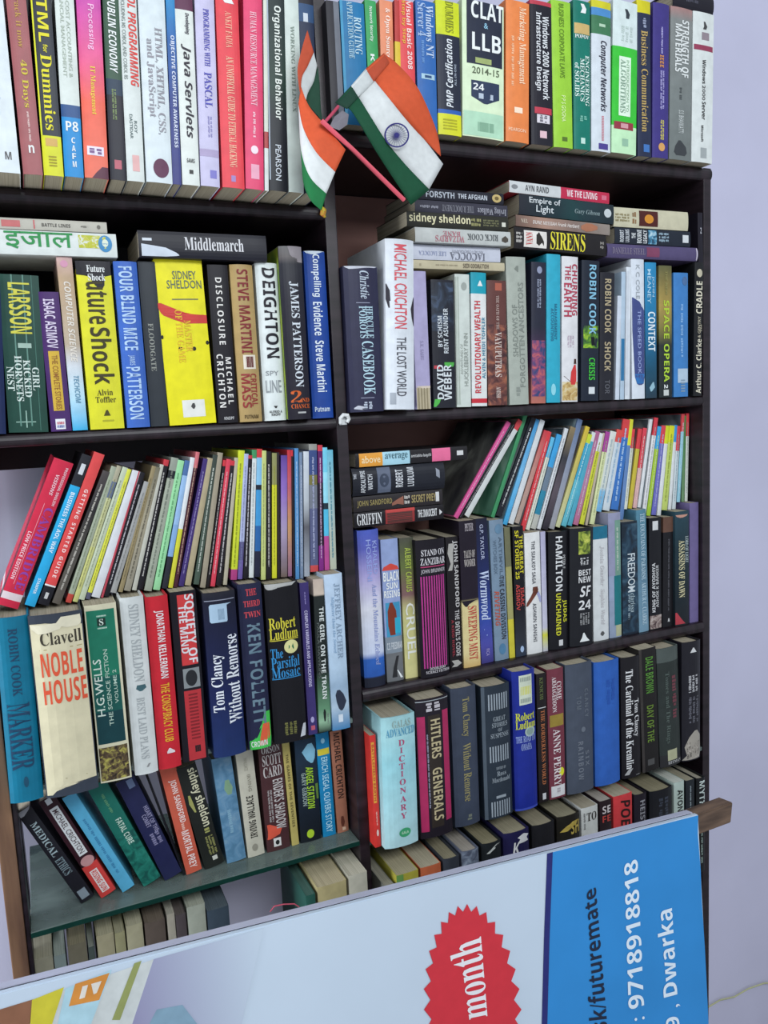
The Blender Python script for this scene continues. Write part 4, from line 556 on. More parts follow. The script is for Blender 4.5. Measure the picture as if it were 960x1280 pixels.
fan('N', 0.0, 'over the torn cream novel', G3, [
 (66, 582, -4, 26, 772, ('C', (0, '#c22a44'), (.91, '#d2c3c6'), (.955, '#c22a44')), 'crimson', None, {'kind': 'paperback_book', 'd': .17, 'label': 'crimson language textbook with purple lettering leaning first over the teal hardcover', 'marks': [('CAMBRIDGE', 'sd', .5, .88, .32, .88, '#8a3f9a'), ('LOW PRICE EDITION', 'bd', .12, .28, .5, .82, '#e0bcc4'), ('VISIONS', 'id', .4, .55, .1, .24, '#e0bcc4'), ('PROFESSIONAL ENGLISH', 'bd', .72, .84, .04, .3, '#e0bcc4'), ('#', '#dfa0ae', .35, .37, .3, .85)]}),
 (102, 572, 30, 45, 762, ('C', (0, '#26262c'), (.21, '#2a9fd0')), 'cyan', None, {'kind': 'paperback_book', 'd': .16, 'label': 'cyan business paperback with black head leaning on the crimson textbook', 'marks': [('BUSINESS THE AOL WAY', 'bd', .35, .7, .25, .65, '#d3e3ea'), ('STAMPER', 'bd', .35, .6, .82, .92, '#d3e3ea'), ('#', '#c9ccd0', .3, .75, .06, .13)]}),
 (117, 570, 46, 62, 758, ('C', (0, '#d04848'), (.88, '#1f1f26')), 'coral red', None, {'kind': 'paperback_book', 'd': .17, 'label': 'coral red guide with spaced white capitals leaning beside the cyan paperback', 'marks': [('GETTING STARTED GUIDE', 'md', .4, .7, .24, .82, '#ecd0cc'), ('#', '#dcdcdc', .0, 1, .87, .88), ('#', '#c0c0c0', .35, .65, .92, .96)]}),
 (128, 592, 64, 76, 755, ('L', (0, '#4a4444'), (.3, '#2c2a2c'), (.6, '#4c4843'), (1, '#5c564e')), 'charcoal', '#b5b0a6'),
 (139, 585, 81, 89, 750, ('C', (0, '#9aa28e'), (.94, '#b8463c')), 'sage', '#7d866f'),
 (146, 584, 90, 97, 750, ('C', (0, '#a49f88'), (.12, '#5f6a80'), (.24, '#b7b98a'), (.6, '#bfc07a')), 'straw', '#8a8a5a'),
 (153, 586, 98, 106, 752, '#b9c2a8', 'pale green', '#929a84'),
 (159, 588, 107, 113, 754, ('C', (0, '#cfd04a'), (.95, '#55566a')), 'lemon', '#9a9a3a'),
 (165, 591, 114, 126, 754, '#ccced2', 'white', None),
 (173, 590, 127, 129, 752, '#b04452', 'red edged', None),
 (175, 592, 130, 137, 750, '#1e1c22', 'black', '#c3c0c4'),
 (180, 604, 138, 146, 748, '#9a9a98', 'grey', '#7f7f7d'),
 (190, 584, 148, 154, 746, '#8f8160', 'khaki', '#6f6448'),
 (194, 586, 155, 164, 746, ('L', (0, '#6f6a58'), (.4, '#9a927c'), (1, '#8f897a')), 'mottled tan', '#5c574a'),
 (200, 582, 165, 171, 742, '#b5b4a8', 'ash', None),
 (205, 576, 172, 179, 741, rt('#1d1b20', '#b8383f', .05), 'red capped black', '#c9c6c0'),
 (214, 574, 180, 190, 742, ('C', (0, '#8e9488'), (.1, '#23262a'), (.16, '#9aa090')), 'moss grey', '#6f756a'),
 (222, 577, 191, 200, 739, '#93cf9a', 'mint', '#5f9a6a'),
 (231, 577, 202, 209, 735, ('C', (0, '#4a6a9a'), (.12, '#8fb0d4'), (.5, '#7ea2cc'), (.75, '#2a2c34')), 'sky blue', None),
 (238, 573, 210, 216, 734, ('C', (0, '#d3d6d8'), (.4, '#d3d6d8'), (.55, '#c9c73c'), (.9, '#c9c73c')), 'white and yellow', None),
 (245, 566, 217, 222, 735, ('C', (0, '#c26a70'), (.12, '#4a2530')), 'maroon', '#c9a890'),
 (254, 575, 223, 230, 736, '#3f2f6a', 'deep purple', '#8f84b4'),
 (259, 574, 231, 239, 736, '#a79a7c', 'buff', None),
 (266, 570, 242, 249, 735, ('L', (0, '#3a423c'), (1, '#48584c')), 'dark green', '#c0c6ba'),
 (272, 567, 250, 257, 737, '#998f7c', 'drab', None),
 (279, 576, 258, 262, 737, rt('#221d1f', '#c23840', .05), 'black and red', '#c9c2be'),
 (283, 575, 263, 269, 736, '#cf4254', 'scarlet', '#e6b0b4'),
 (288, 577, 270, 277, 735, rt('#231f23', '#c23840', .04), 'jet black', '#c9c4c4'),
 (293, 573, 279, 284, 734, '#b0a893', 'oatmeal', None),
 (298, 564, 288, 296, 724, ('C', (0, '#c2cc34'), (.92, '#a8407a')), 'acid yellow', '#8a9224'),
 (305, 568, 297, 303, 724, ('C', (0, '#a9b0cf'), (.7, '#55507a'), (.85, '#6a5a9a')), 'lilac', '#7a80a8'),
 (310, 570, 304, 310, 724, rt('#1f1d24', '#b83a42', .03), 'raven', '#d0ccd0'),
 (315, 563, 311, 317, 722, ('C', (0, '#3f8a5a'), (.07, '#cfd4d3')), 'white green capped', '#9aa2a2'),
 (321, 562, 318, 325, 722, ('C', (0, '#c23a3c'), (.07, '#7fb4d4'), (.28, '#1f2430'), (.32, '#3f8fc4'), (.6, '#2a5f9a'), (.8, '#23263a')), 'azure', None),
 (327, 564, 326, 332, 723, '#bcc57a', 'pale lime', '#8f9860'),
 (333, 565, 333, 339, 722, '#211f22', 'dark', '#cfcac4'),
 (340, 567, 340, 346, 722, ('C', (0, '#8a8a5a'), (.25, '#c9c930'), (1, '#c9c930')), 'canary', '#8f8f2a'),
 (346, 566, 347, 350, 721, '#2b2328', 'umber', None),
 (351, 570, 351, 359, 720, ('L', (0, '#5a3f8a'), (.3, '#8a6ab4'), (.6, '#9f8fae'), (1, '#6f5f58')), 'violet', None),
 (359, 563, 360, 365, 720, ('L', (0, '#b8303a'), (.3, '#b05a64'), (.6, '#b88a5a'), (1, '#8a5f80')), 'rose', None),
 (364, 563, 366, 368, 718, rt('#2a2024', '#c2333c', .05), 'black red tipped', None),
 (368, 561, 369, 374, 718, '#4f86b8', 'steel blue', '#b5cbe0'),
 (374, 566, 375, 379, 718, '#72839c', 'slate blue', '#c0c8d4'),
 (379, 565, 380, 387, 717, ('L', (0, '#c3c9d0'), (.4, '#aeb4ba'), (.6, '#5a5a60'), (1, '#9fa6b0')), 'pearl', None),
 (386, 556, 388, 398, 717, ('C', (0, '#8f8f88'), (.05, '#3a4a7a'), (.24, '#6f6a3c'), (.32, '#6f7480'), (.5, '#54597a'), (.95, '#c04a4a')), 'indigo', '#9fa4c0'),
 (397, 557, 399, 405, 716, ('C', (0, '#c23a48'), (.05, '#5f1f5a'), (.3, '#2a2030'), (.8, '#7a2a7a')), 'magenta', '#d0b0cc'),
 (403, 560, 406, 412, 716, ('C', (0, '#6fc0d8'), (.2, '#8fd0e0'), (.45, '#20303a'), (.5, '#4fb0d0'), (.72, '#b04a8a')), 'turquoise', None),
 (408, 563, 413, 421, 716, ('L', (0, '#62aec4'), (.3, '#8fb8c0'), (.7, '#a9b3a6'), (1, '#b0b4a0')), 'aqua', '#3f7f90'),
])

# ------------------------------------------------------------------ leaning paperbacks on the green glass shelf
row('E', zE, 0.04, 'on the green glass shelf', 'paperbacks on the green glass shelf', [
 (100, 120, 19, 1018, 'p', '#1c1b22', 'black paperback with silver lettering leaning outermost', [('MEDICAL', 'sd', .3, .7, .14, .5, '#9fb0b4'), ('ETHICS', 'sd', .25, .75, .53, .7, '#7d8e94'), ('#', '#7f8a92', .2, .8, .88, .97), ('P', '#9a9aa0', [(.0, .05, .95), (.02, .05, .8), (.05, .05, .3)])]),
 (125, 147, 46, 1004, 'p', ('C', (0, '#33161f'), (.68, '#c8403c')), 'maroon and red paperback with white panel', [('#', '#d0d3d3', .28, .82, .1, .58), ('MICHAEL CRICHTON', 'pd', .4, .7, .12, .56, '#4a3a40'), ('#', '#c9cccf', .35, .7, .01, .06), ('o', '#b98a8a', .1, .95, .6, .69), ('#', '#e0d6d2', .25, .75, .74, .96), ('RISING SUN', 'bd', .35, .65, .75, .95, '#c8403c')]),
 (152, 170, 76, 999, 'p', '#58a9cc', 'light blue paperback with faint print', [('~', '#3f83ac', .35, .65, .25, .82)]),
 (178, 203, 107, 987, 'p', '#1d6a5c', 'deep green paperback with short pale title', [('@', ('#164f48', '#1d6a5c', '#2a8070', 70), 0, 1, .5, 1), ('FATAL CURE', 'bd', .45, .72, .35, .6, '#b9d0c0'), ('~', '#5a8f6a', .4, .6, .1, .28)]),
 (205, 229, 143, 980, 'p', '#23264a', 'midnight blue paperback with small grey words', [('HEART OF THE\nCOMET', 'bd', .45, .9, .3, .55, '#8d8aa8'), ('~', '#7d7a9a', .3, .9, .55, .66, 2), ('#', '#6a7a9a', .5, .85, .02, .1)]),
 (229.5, 232, 182, 970, 'p', '#16151b', 'slim black paperback', []),
 (233, 253, 199, 963, 'p', '#c25a45', 'brick red paperback with white lettering', [('JOHN SANDFORD', 'bd', .35, .75, .12, .52, '#e6d2cc'), ('MORTAL PREY', 'bd', .35, .75, .6, .95, '#e6d2cc'), ('~', '#e0b4a4', .4, .65, .53, .59)]),
 (256, 281, 219, 963, 'p', '#20221f', 'black paperback with lower case cream lettering', [('sidney sheldon', 'bd', .42, .92, .03, .6, '#cfccae'), ('P', '#9a9a5a', [(.27, .2, .3), (.35, .15, .35), (.44, .3, .38)]), ('~', '#9a9a5a', .45, .8, .62, .67), ('~', '#8a8a54', .4, .85, .7, .88, 3), ('#', '#c6c6ba', .5, .75, .9, .94)]),
 (284, 308, 264, 950, 'p', '#5d86a4', 'worn grey blue paperback', [('~', '#7ea4b8', .35, .6, .5, .72), ('P', '#7fa080', [(.22, .5, .7), (.3, .4, .85), (.36, .55, .75)]), ('@', ('#4f7894', '#5d86a4', '#7596ac', 50), .02, .98, .02, .98)] [::-1]),
 (310, 331, 294, 942, 'p', '#bdb9a8', 'cream paperback with black capitals low down', [('IRVING', 'pd', .5, .68, .22, .38, '#8a8678'), ('WALLACE', 'pd', .4, .58, .06, .18, '#a09c8c'), ('IRVING WALLACE', 'bu', .32, .68, .42, .82, '#2a2826'), ('o', '#8f8b7d', .3, .65, .88, .95)]),
 (334, 363, 322, 934, 'p', '#472a2c', 'brown paperback with white stacked capitals', [('ORSON', 'sh', .12, .9, .01, .075, '#b9b3b0'), ('SCOTT', 'sh', .12, .92, .09, .19, '#b9b3b0'), ('CARD', 'sh', .12, .92, .2, .3, '#b9b3b0'), ("ENDER'S SHADOW", 'bd', .5, .88, .33, .8, '#b9b3b0'), ('~', '#a09a98', .2, .42, .42, .72, 2), ('P', '#cf5540', [(.74, .08, .2), (.8, .1, .7), (.85, .08, .6), (.88, .05, .2)]), ('#', '#d3d0cc', .3, .62, .88, .96), ('o', '#222', .38, .55, .9, .945)]),
 (365, 374, 352, 928, 'p', '#b3a460', 'slim mustard paperback', [('THE GAMES OF THE SEVENTIES', 'bd', .35, .65, .12, .82, '#5c5230')]),
 (376, 402, 366, 927, 'p', ('L', (0, '#1d3348'), (.3, '#1d2a38'), (1, '#14181f')), 'dark space paperback with lime title', [('ANGEL STATION', 'id', .45, .75, .27, .68, '#9fc832'), ('GARY GIBSON', 'bd', .22, .4, .32, .64, '#8f9f9a'), ('P', '#7fb4cc', [(.05, .6, .8), (.12, .3, .95), (.2, .5, .9), (.24, .7, .8)]), ('P', '#5f7f3a', [(.45, .85, .98), (.6, .88, .98)]), ('o', '#a8c832', .3, .65, .88, .965)]),
 (404, 420, 394, 918, 'p', '#187bab', 'bright blue paperback with yellow bar', [('#', '#d0bf3a', .05, .95, .15, .21), ('ERICH SEGAL OLIVERS STORY', 'pd', .3, .72, .23, .96, '#a9d3e2'), ('o', '#8fc4dc', .35, .65, .05, .1)]),
 (422, 436, 412, 915, 'p', '#9a6550', 'copper paperback with black capitals', [('MICHAEL CRICHTON', 'bd', .3, .75, .02, .66, '#33201c'), ('P', '#5a2f24', [(.84, .4, .6), (.9, .35, .7), (.94, .4, .6)]), ('#', '#c9a890', .45, .75, .95, .98)]),
], depth=0.11)

# ------------------------------------------------------------------ books behind the banner in the first bay: only their page tops show
zFL = zE-0.27
def page_books(names, Y, zs, specs, phrase, group, d=0.14):
    for (xa, xb, zt, col, pg, desc, kind) in specs:
        X0 = XatZ(xa, zt, Y); X1 = min(XD-0.001, XatZ(xb, zt, Y))
        book(((X0+X1)/2, Y, zs+0.0003), 0, (X1-X0)*0.97, zt-zs, d, KIND[kind], col, [], desc+' '+phrase, group, 0.5, pg)
zt_ = zE-0.055
page_books(None, 0.02, zFL, [
 (36, 66, zt_, '#8d8a76', '#a29d88', 'cream topped paperback', 'p'), (67, 82, zt_-.004, '#7d8a86', '#9aa39a', 'greyish slim paperback', 'p'),
 (84, 108, zt_+.006, '#6f6a58', '#8b836c', 'brownish paperback', 'p'), (110, 118, zt_-.006, '#4a5450', '#8f938a', 'thin grey green booklet', 'p'),
 (120, 142, zt_+.008, '#a39c7e', '#b5ae92', 'straw coloured paperback', 'p'), (143, 156, zt_+.004, '#9a9672', '#ada88c', 'narrow straw paperback', 'p'),
 (157, 178, zt_+.01, '#aaa588', '#bab49a', 'pale yellow edged paperback', 'p'), (180, 206, zt_+.006, '#5f544c', '#766a5e', 'dusky brown paperback', 'p'),
 (208, 218, zt_+.01, '#a9a394', '#b5b0a2', 'slim ivory paperback', 'p'), (219, 232, zt_+.004, '#524a4c', '#685f5c', 'dark plum paperback', 'p'),
 (233, 256, zt_+.012, '#a6ab9c', '#b3b6a6', 'light grey green paperback', 'p'), (258, 286, zt_-.004, '#3f4c58', '#5d6870', 'dark slate paperback', 'p'),
], 'standing below the green glass shelf', 'books standing below the green glass shelf')
page_books(None, -0.03, zFL, [
 (382, 394, zt_+.004, '#2c5a50', '#48665e', 'thin dark green booklet', 'p'), (396, 433, zt_+.012, '#b0a478', '#b3a88a', 'thick buff paged paperback', 'p'), (435, 461, zt_+.016, '#b9b6a6', '#bcb8a6', 'ivory paged paperback', 'p'),
], 'below the glass shelf by the divider', 'books standing below the green glass shelf', 0.15)

# ------------------------------------------------------------------ third level, second bay
row('C', zC, 0.012, 'under the bright magazine fan', 'novels under the bright magazine fan', [
 (456, 482, 444, 664, 'h', ('L', (0, '#4a5ab0'), (.12, '#5a5fae'), (.3, '#a9a0cc'), (.5, '#d3d3dc'), (.78, '#c3cbe0'), (.82, '#2f5fae'), (.93, '#2a56a4'), (.94, '#1f2230'), (1, '#1f2230')), 'blue and white faded novel with slanting script', [('KHALED', 'pd', .65, .85, .07, .28, '#8f9cd0'), ('HOSSEINI', 'pd', .35, .55, .06, .32, '#8f9cd0'), ('And the Mountains Echoed', 'td', .55, .75, .34, .86, '#8a94c0')], {'out': .004}),
 (484, 505, 476, 675, 'p', ('C', (0, '#8d9cc4'), (.68, '#7f8a94'), (.8, '#6a6c6e'), (1, '#5c5f62')), 'grey blue paperback with costumed figures', [('P', '#c8463c', [(.17, .45, .55), (.19, .1, .9), (.215, .0, 1)]), ('BLACK', 'bh', .05, .98, .225, .29, WHT), ('SUN', 'bh', .2, .85, .3, .345, WHT), ('RISING', 'bh', .05, .98, .355, .405, WHT), ('#', '#3f8fb4', .1, .95, .44, .68), ('P', '#7a3424', [(.44, .35, .5), (.5, .2, .7), (.6, .2, .75), (.67, .3, .6)]), ('P', '#2fa4c0', [(.55, .6, .95), (.66, .6, .95)]), ('C.S. FRIEDMAN', 'bh', .08, .98, .72, .77, '#c9ced2'), ('P', '#2a2a2c', [(.82, .6, .75), (.9, .4, .6), (.97, .3, .6)]), ('P', WHT, [(.92, .6, .65), (.98, .8, .95)])]),
 (507, 524, 500, 673, 'p', ('L', (0, '#4a4a40'), (.2, '#5f6a3a'), (.4, '#7a5a5a'), (.5, '#b9b47c'), (.75, '#c3be80'), (1, '#cfc88c')), 'olive to straw paperback with tall white letters', [('ALBERT', 'bd', .35, .72, .07, .22, '#9fae4a'), ('CAMUS', 'bd', .35, .72, .24, .38, '#9fae4a'), ('CRUEL', 'pd', .25, .8, .46, .86, '#d9d9d0')]),
 (526, 562, 520, 676, 'h', '#17131b', 'black novel with magenta ruled panel', [('STAND ON', 'sh', .15, .95, .07, .115, '#c9c6c9'), ('ZANZIBAR', 'sh', .12, .97, .13, .18, '#c9c6c9'), ('#', '#b0406a', .12, .95, .19, .197), ('JOHN BRUNNER', 'bh', .12, .95, .21, .245, '#a8a4a8'), ('|', '#b03a86', .1, .95, .26, .93, 10), ('DOUBLEDAY', 'bh', .28, .85, .925, .945, '#b9b5b9'), ('SCIENCE FICTION', 'bh', .15, .98, .95, .97, '#b9b5b9')], {'out': .012}),
 (563, 579, 556, 672, 'p', '#1d191c', 'black paperback with crackled white edges', [('JOHN SANDFORD', 'bd', .5, .85, .03, .53, '#b9b6b4'), ("THE DEVIL'S CODE", 'bd', .5, .8, .55, .9, '#b5b2b0'), ('A KIDD NOVEL', 'bd', .2, .36, .62, .9, '#8e2f3a'), ('P', '#a9a6a0', [(.05, .2, .6), (.12, .1, .5), (.2, .3, .5), (.25, .1, .4)]), ('P', '#a9a6a0', [(.93, .1, .6), (.96, .3, .9), (.98, .1, .5)])]),
 (580, 601, 572, 652, 'p', ('L', (0, '#1d1722'), (.5, '#1f1724'), (.53, '#1f1724'), (.56, '#cfc08a'), (.9, '#d6c690'), (1, '#c9a86a')), 'black paperback with flame coloured lower half', [('PETER', 'sh', .3, .8, .02, .07, '#a8a0a4'), ('TALES OF', 'sh', .2, .85, .2, .25, '#b5ada8'), ('WONDER', 'sh', .2, .85, .26, .31, '#b5ada8'), ('SWEEPING MIST', 'sd', .35, .8, .58, .95, '#b0403a'), ('P', '#1f1724', [(.54, 0, 1), (.565, .1, .4), (.58, .2, .3)])], {'out': .004}),
 (602, 617, 593, 649, 'p', ('L', (0, '#1c1e30'), (.4, '#202a5a'), (.7, '#33489a'), (.88, '#4a4a9a'), (1, '#3f3a78')), 'deep blue night sky paperback', [('G.P. TAYLOR', 'pd', .35, .6, .04, .28, '#aab0c8'), ('Wormwood', 'td', .2, .85, .36, .7, '#b9c4dc'), ('PICA', 'pd', .4, .65, .9, .95, '#9a8fc0'), ('o', '#8fa0d8', .5, .58, .8, .81), ('o', '#8fa0d8', .3, .36, .76, .767)]),
 (619, 636, 611, 651, 'p', '#73879a', 'grey blue paperback with orange and black rotated lettering', [('ARTIMVILLE', 'pd', .6, .8, .12, .45, '#4f6070'), ('WITCHES BOX', 'pd', .2, .4, .14, .38, '#55677a'), ('THE CASSINI DIVISION', 'bd', .55, .85, .4, .85, '#2a2c34'), ('RIVETING', 'id', .15, .45, .5, .75, '#a8503f'), ('o', '#4f7a9a', .3, .8, .88, .96), ('o', '#5f7f98', .35, .9, .03, .1)]),
 (637, 644, 630, 660, 'p', ('C', (0, '#6a6a50'), (.3, '#9a9660'), (.7, '#c3b83a')), 'slim olive paperback with yellow foot', []),
 (645, 658, 639, 659, 'p', ('L', (0, '#17161a'), (.6, '#17161c'), (.85, '#2a2d34'), (1, '#303a4a')), 'black anthology paperback with yellow lettering', [('THE GREAT\nSF STORIES 25', 'bd', .2, .85, .03, .4, '#c9bf2c'), ('ISAAC\nASIMOV', 'bd', .2, .85, .44, .64, '#b84440'), ('o', '#9fb4d0', .4, .75, .92, .97)]),
 (659, 678, 654, 667, 'p', '#d6d6d4', 'white paperback with clasped hands picture', [('THE SIALKOT SAGA', 'bd', .42, .62, .07, .42, '#55565c'), ('ASHWIN SANGHI', 'bd', .42, .62, .58, .9, '#55565c'), ('P', '#6a3a2c', [(.45, .5, .7), (.49, .42, .8), (.52, .3, .6), (.57, .05, .3), (.6, .0, .1)]), ('P', '#9a9cc0', [(.49, .65, .85), (.54, .8, 1), (.58, .9, 1)]), ('P', '#5a3024', [(.445, .45, .75), (.47, .42, .8), (.5, .48, .75)])]),
 (679, 685, 676, 665, 'p', ('L', (0, '#a9a6c0'), (.8, '#b9b8c8'), (.86, '#c9c83a'), (1, '#b9b9c4')), 'narrow lavender paperback', []),
 (686, 711, 685, 666, 'h', '#16161b', 'black hardcover with white and yellow rotated capitals', [('PETER F.', 'pd', .62, .74, .2, .32, '#b5b5b5'), ('HAMILTON', 'bd', .3, .58, .04, .5, '#cfd0d0'), ('JUDAS', 'bd', .6, .82, .58, .77, '#c3c230'), ('UNCHAINED', 'bd', .3, .5, .52, .88, '#c3c230'), ('#', '#c9c9c9', .42, .62, .92, .97)]),
 (712, 741, 712, 662, 'h', '#1a1b20', 'black anthology hardcover with numeral and green face', [('@', ('#3a4a24', '#8a9a3a', '#c6c860', 60), .3, .82, .03, .22), ('~', '#b5b5b5', .35, .75, .25, .31, 3), ('BEST', 'bh', .3, .85, .35, .4, '#cfcfcf'), ('NEW', 'bh', .3, .85, .41, .46, '#cfcfcf'), ('SF', 'ih', .35, .85, .49, .58, '#d3d3d3'), ('24', 'bh', .3, .85, .61, .69, '#d3d3d3'), ('~', '#8a8a8a', .35, .8, .72, .82, 4), ('P', WHT, [(.89, .5, .55), (.93, .45, .65), (.965, .35, .8)])], {'out': .006}),
 (742, 761, 741, 659, 'p', ('C', (0, '#1f6a84'), (.11, '#cdd0d0')), 'white paperback with teal head patch', [('Jostein Gaarder  Sophies World', 'td', .42, .7, .17, .86, '#b5b3b5'), ('P', '#555', [(.92, .5, .6), (.94, .4, .7), (.96, .5, .6)])]),
 (762, 777, 759, 642, 'p', ('C', (0, '#8d8fa8'), (.5, '#8f9cb4'), (.7, '#8a97ac')), 'lavender grey paperback with green and teal blocks', [('#', '#6f9484', .5, .98, .06, .5), ('#', '#1f6f74', .4, .98, .5, .9), ('#', '#a9ac8a', .5, .98, .9, .99), ('~', '#b0bcae', .6, .8, .12, .46)]),
 (778, 798, 777, 653, 'p', '#1d2733', 'dark blue paperback with thin white letters', [('@', ('#1a2530', '#22384a', '#3a5464', 40), .02, .98, .02, .98), ('FREEDOM', 'pd', .35, .75, .28, .62, '#c0c9cc'), ('clarissa', 'td', .5, .75, .63, .8, '#93a4aa'), ('~', '#7d8f98', .3, .5, .64, .86)]),
 (799, 811, 795, 638, 'p', ('L', (0, '#4f7d90'), (.5, '#57788c'), (1, '#6f90a4')), 'steel teal paperback with pale capitals', [('THE FOUNTAINS OF PARADISE  ARTHUR C. CLARKE', 'sd', .35, .75, .03, .94, '#a9c0cc')]),
 (812, 827, 811, 648, 'p', '#17171c', 'black epic paperback with mountain picture foot', [('KING OF AYODHYA', 'bu', .2, .42, .4, .84, '#c9c9c9'), ('ASHOK K BANKER', 'bu', .5, .7, .42, .8, '#b5b5b5'), ('#', '#c9c9c9', .25, .7, .03, .11), ('@', ('#4a3a3c', '#8a7a74', '#bdb2ac', 90), .02, .98, .87, .99)]),
 (828, 841, 829, 647, 'p', ('C', (0, '#5f4438'), (.14, '#19181c')), 'black paperback with brown picture head', [('~', '#4f4f55', .4, .6, .2, .85), ('P', '#bbb', [(.92, .5, .6), (.95, .45, .65)])]),
 (844, 861, 844, 640, 'p', ('L', (0, '#27414c'), (.3, '#1d3038'), (.7, '#18242a'), (1, '#1a1d22')), 'dark teal paperback with cream lettering over red corner', [('LORD OF LIGHT', 'sd', .7, .92, .22, .45, '#a8b4b4'), ('ASSASSINS OF DAWN', 'sd', .25, .62, .25, .75, '#c9c29a'), ('P', '#a83a44', [(.88, .0, .1), (.94, .0, .4), (.985, .0, .7)]), ('P', '#b98a7a', [(.03, .02, .9), (.045, .1, .8), (.055, .3, .5)])], {'out': .006}),
 (862, 873, 863, 629, 'p', '#6a5f8a', 'plain violet paperback against the end panel', [], {'out': .002}),
])
P4 = 'on the black and magenta novel row'
ztC = max(t[2] for t in TOPS['C'] if t[0] < W(556, 660, 0).x)
lying(0.008, 'in the pile at the divider', 'paperbacks lying in the pile at the divider', [
 ((442, 637), (554, 629), (442, 656), (554, 648), 'p', '#1a171b', 'black paperback with white capitals and red stitched panel', [('GRIFFIN', 'sd', .2, .85, .03, .3, '#cfcfcf'), ('#', '#b5403c', .8, 1, .35, .67), ('#', '#8a3030', .05, 1, .34, .665), ('#', '#4a2f2c', .08, .85, .36, .64), ('THE INNOCENT', 'bd', .3, .75, .7, .92, '#cfcfcf'), ('P', '#c9c9c9', [(.95, .3, .7), (.98, .45, .5)])], {'base': W(500, 654, 0.008).z-0.001, 'snap': 3}),
 ((440, 616), (552, 606), (442, 634), (553, 626), 'p', '#2a2628', 'dark paperback with gold lettering', [('JOHN SANDFORD', 'bd', .3, .7, .04, .42, '#8a7d4f'), ('SECRET PREY', 'bd', .3, .75, .64, .92, '#9a8a5c'), ('P', '#8a5a4a', [(.42, .2, .4), (.48, .3, .6), (.55, .2, .8)]), ('~', '#b5b0aa', .2, .85, .56, .62, 2), ('#', '#c6c6c6', .2, .85, .92, .96)], {'snap': 3}),
 ((438, 575), (554, 571), (440, 612), (554, 604), 'h', '#1f2129', 'thick black thriller with spaced white capitals', [('THE', 'bh', .62, .8, .01, .04, '#b5b8be') , ('APOCALYPSE', 'bh', .1, .9, .08, .13, '#c3c6ca'), ('WATCH', 'bh', .2, .75, .155, .205, '#c3c6ca'), ('#', '#5a6274', .05, .97, .26, .4), ('o', '#3a4252', .25, .75, .28, .38), ('ROBERT', 'bh', .2, .85, .45, .53, '#c3c6ca'), ('LUDLUM', 'bh', .2, .9, .58, .65, '#c3c6ca'), ('P', '#8a8f9a', [(.9, .5, .8), (.94, .4, .7)])], {'snap': 3, 'd': .15}),
 ((443, 553), (584, 549), (444, 571), (583, 566), 'p', '#1f1d20', 'black paperback with orange, pale blue and pink blocks topmost', [('#', '#d9963a', .02, .98, .03, .23), ('above', 'pd', .3, .75, .05, .21, '#e8d3a8'), ('#', '#9fc8d6', .02, .98, .23, .47), ('average', 'sd', .35, .8, .25, .45, '#4a6a74'), ('amitabha bagchi', 'bd', .4, .65, .48, .66, '#b5b5b5'), ('#', '#d9688f', .02, .98, .67, .84), ('#', '#c9c9c9', .35, .7, .9, .96)], {'snap': 3, 'out': .004}),
])
G4 = 'magazines standing on the novels by the end panel'
def tips(head, v, body): return ('C', (0, head), (v, body))
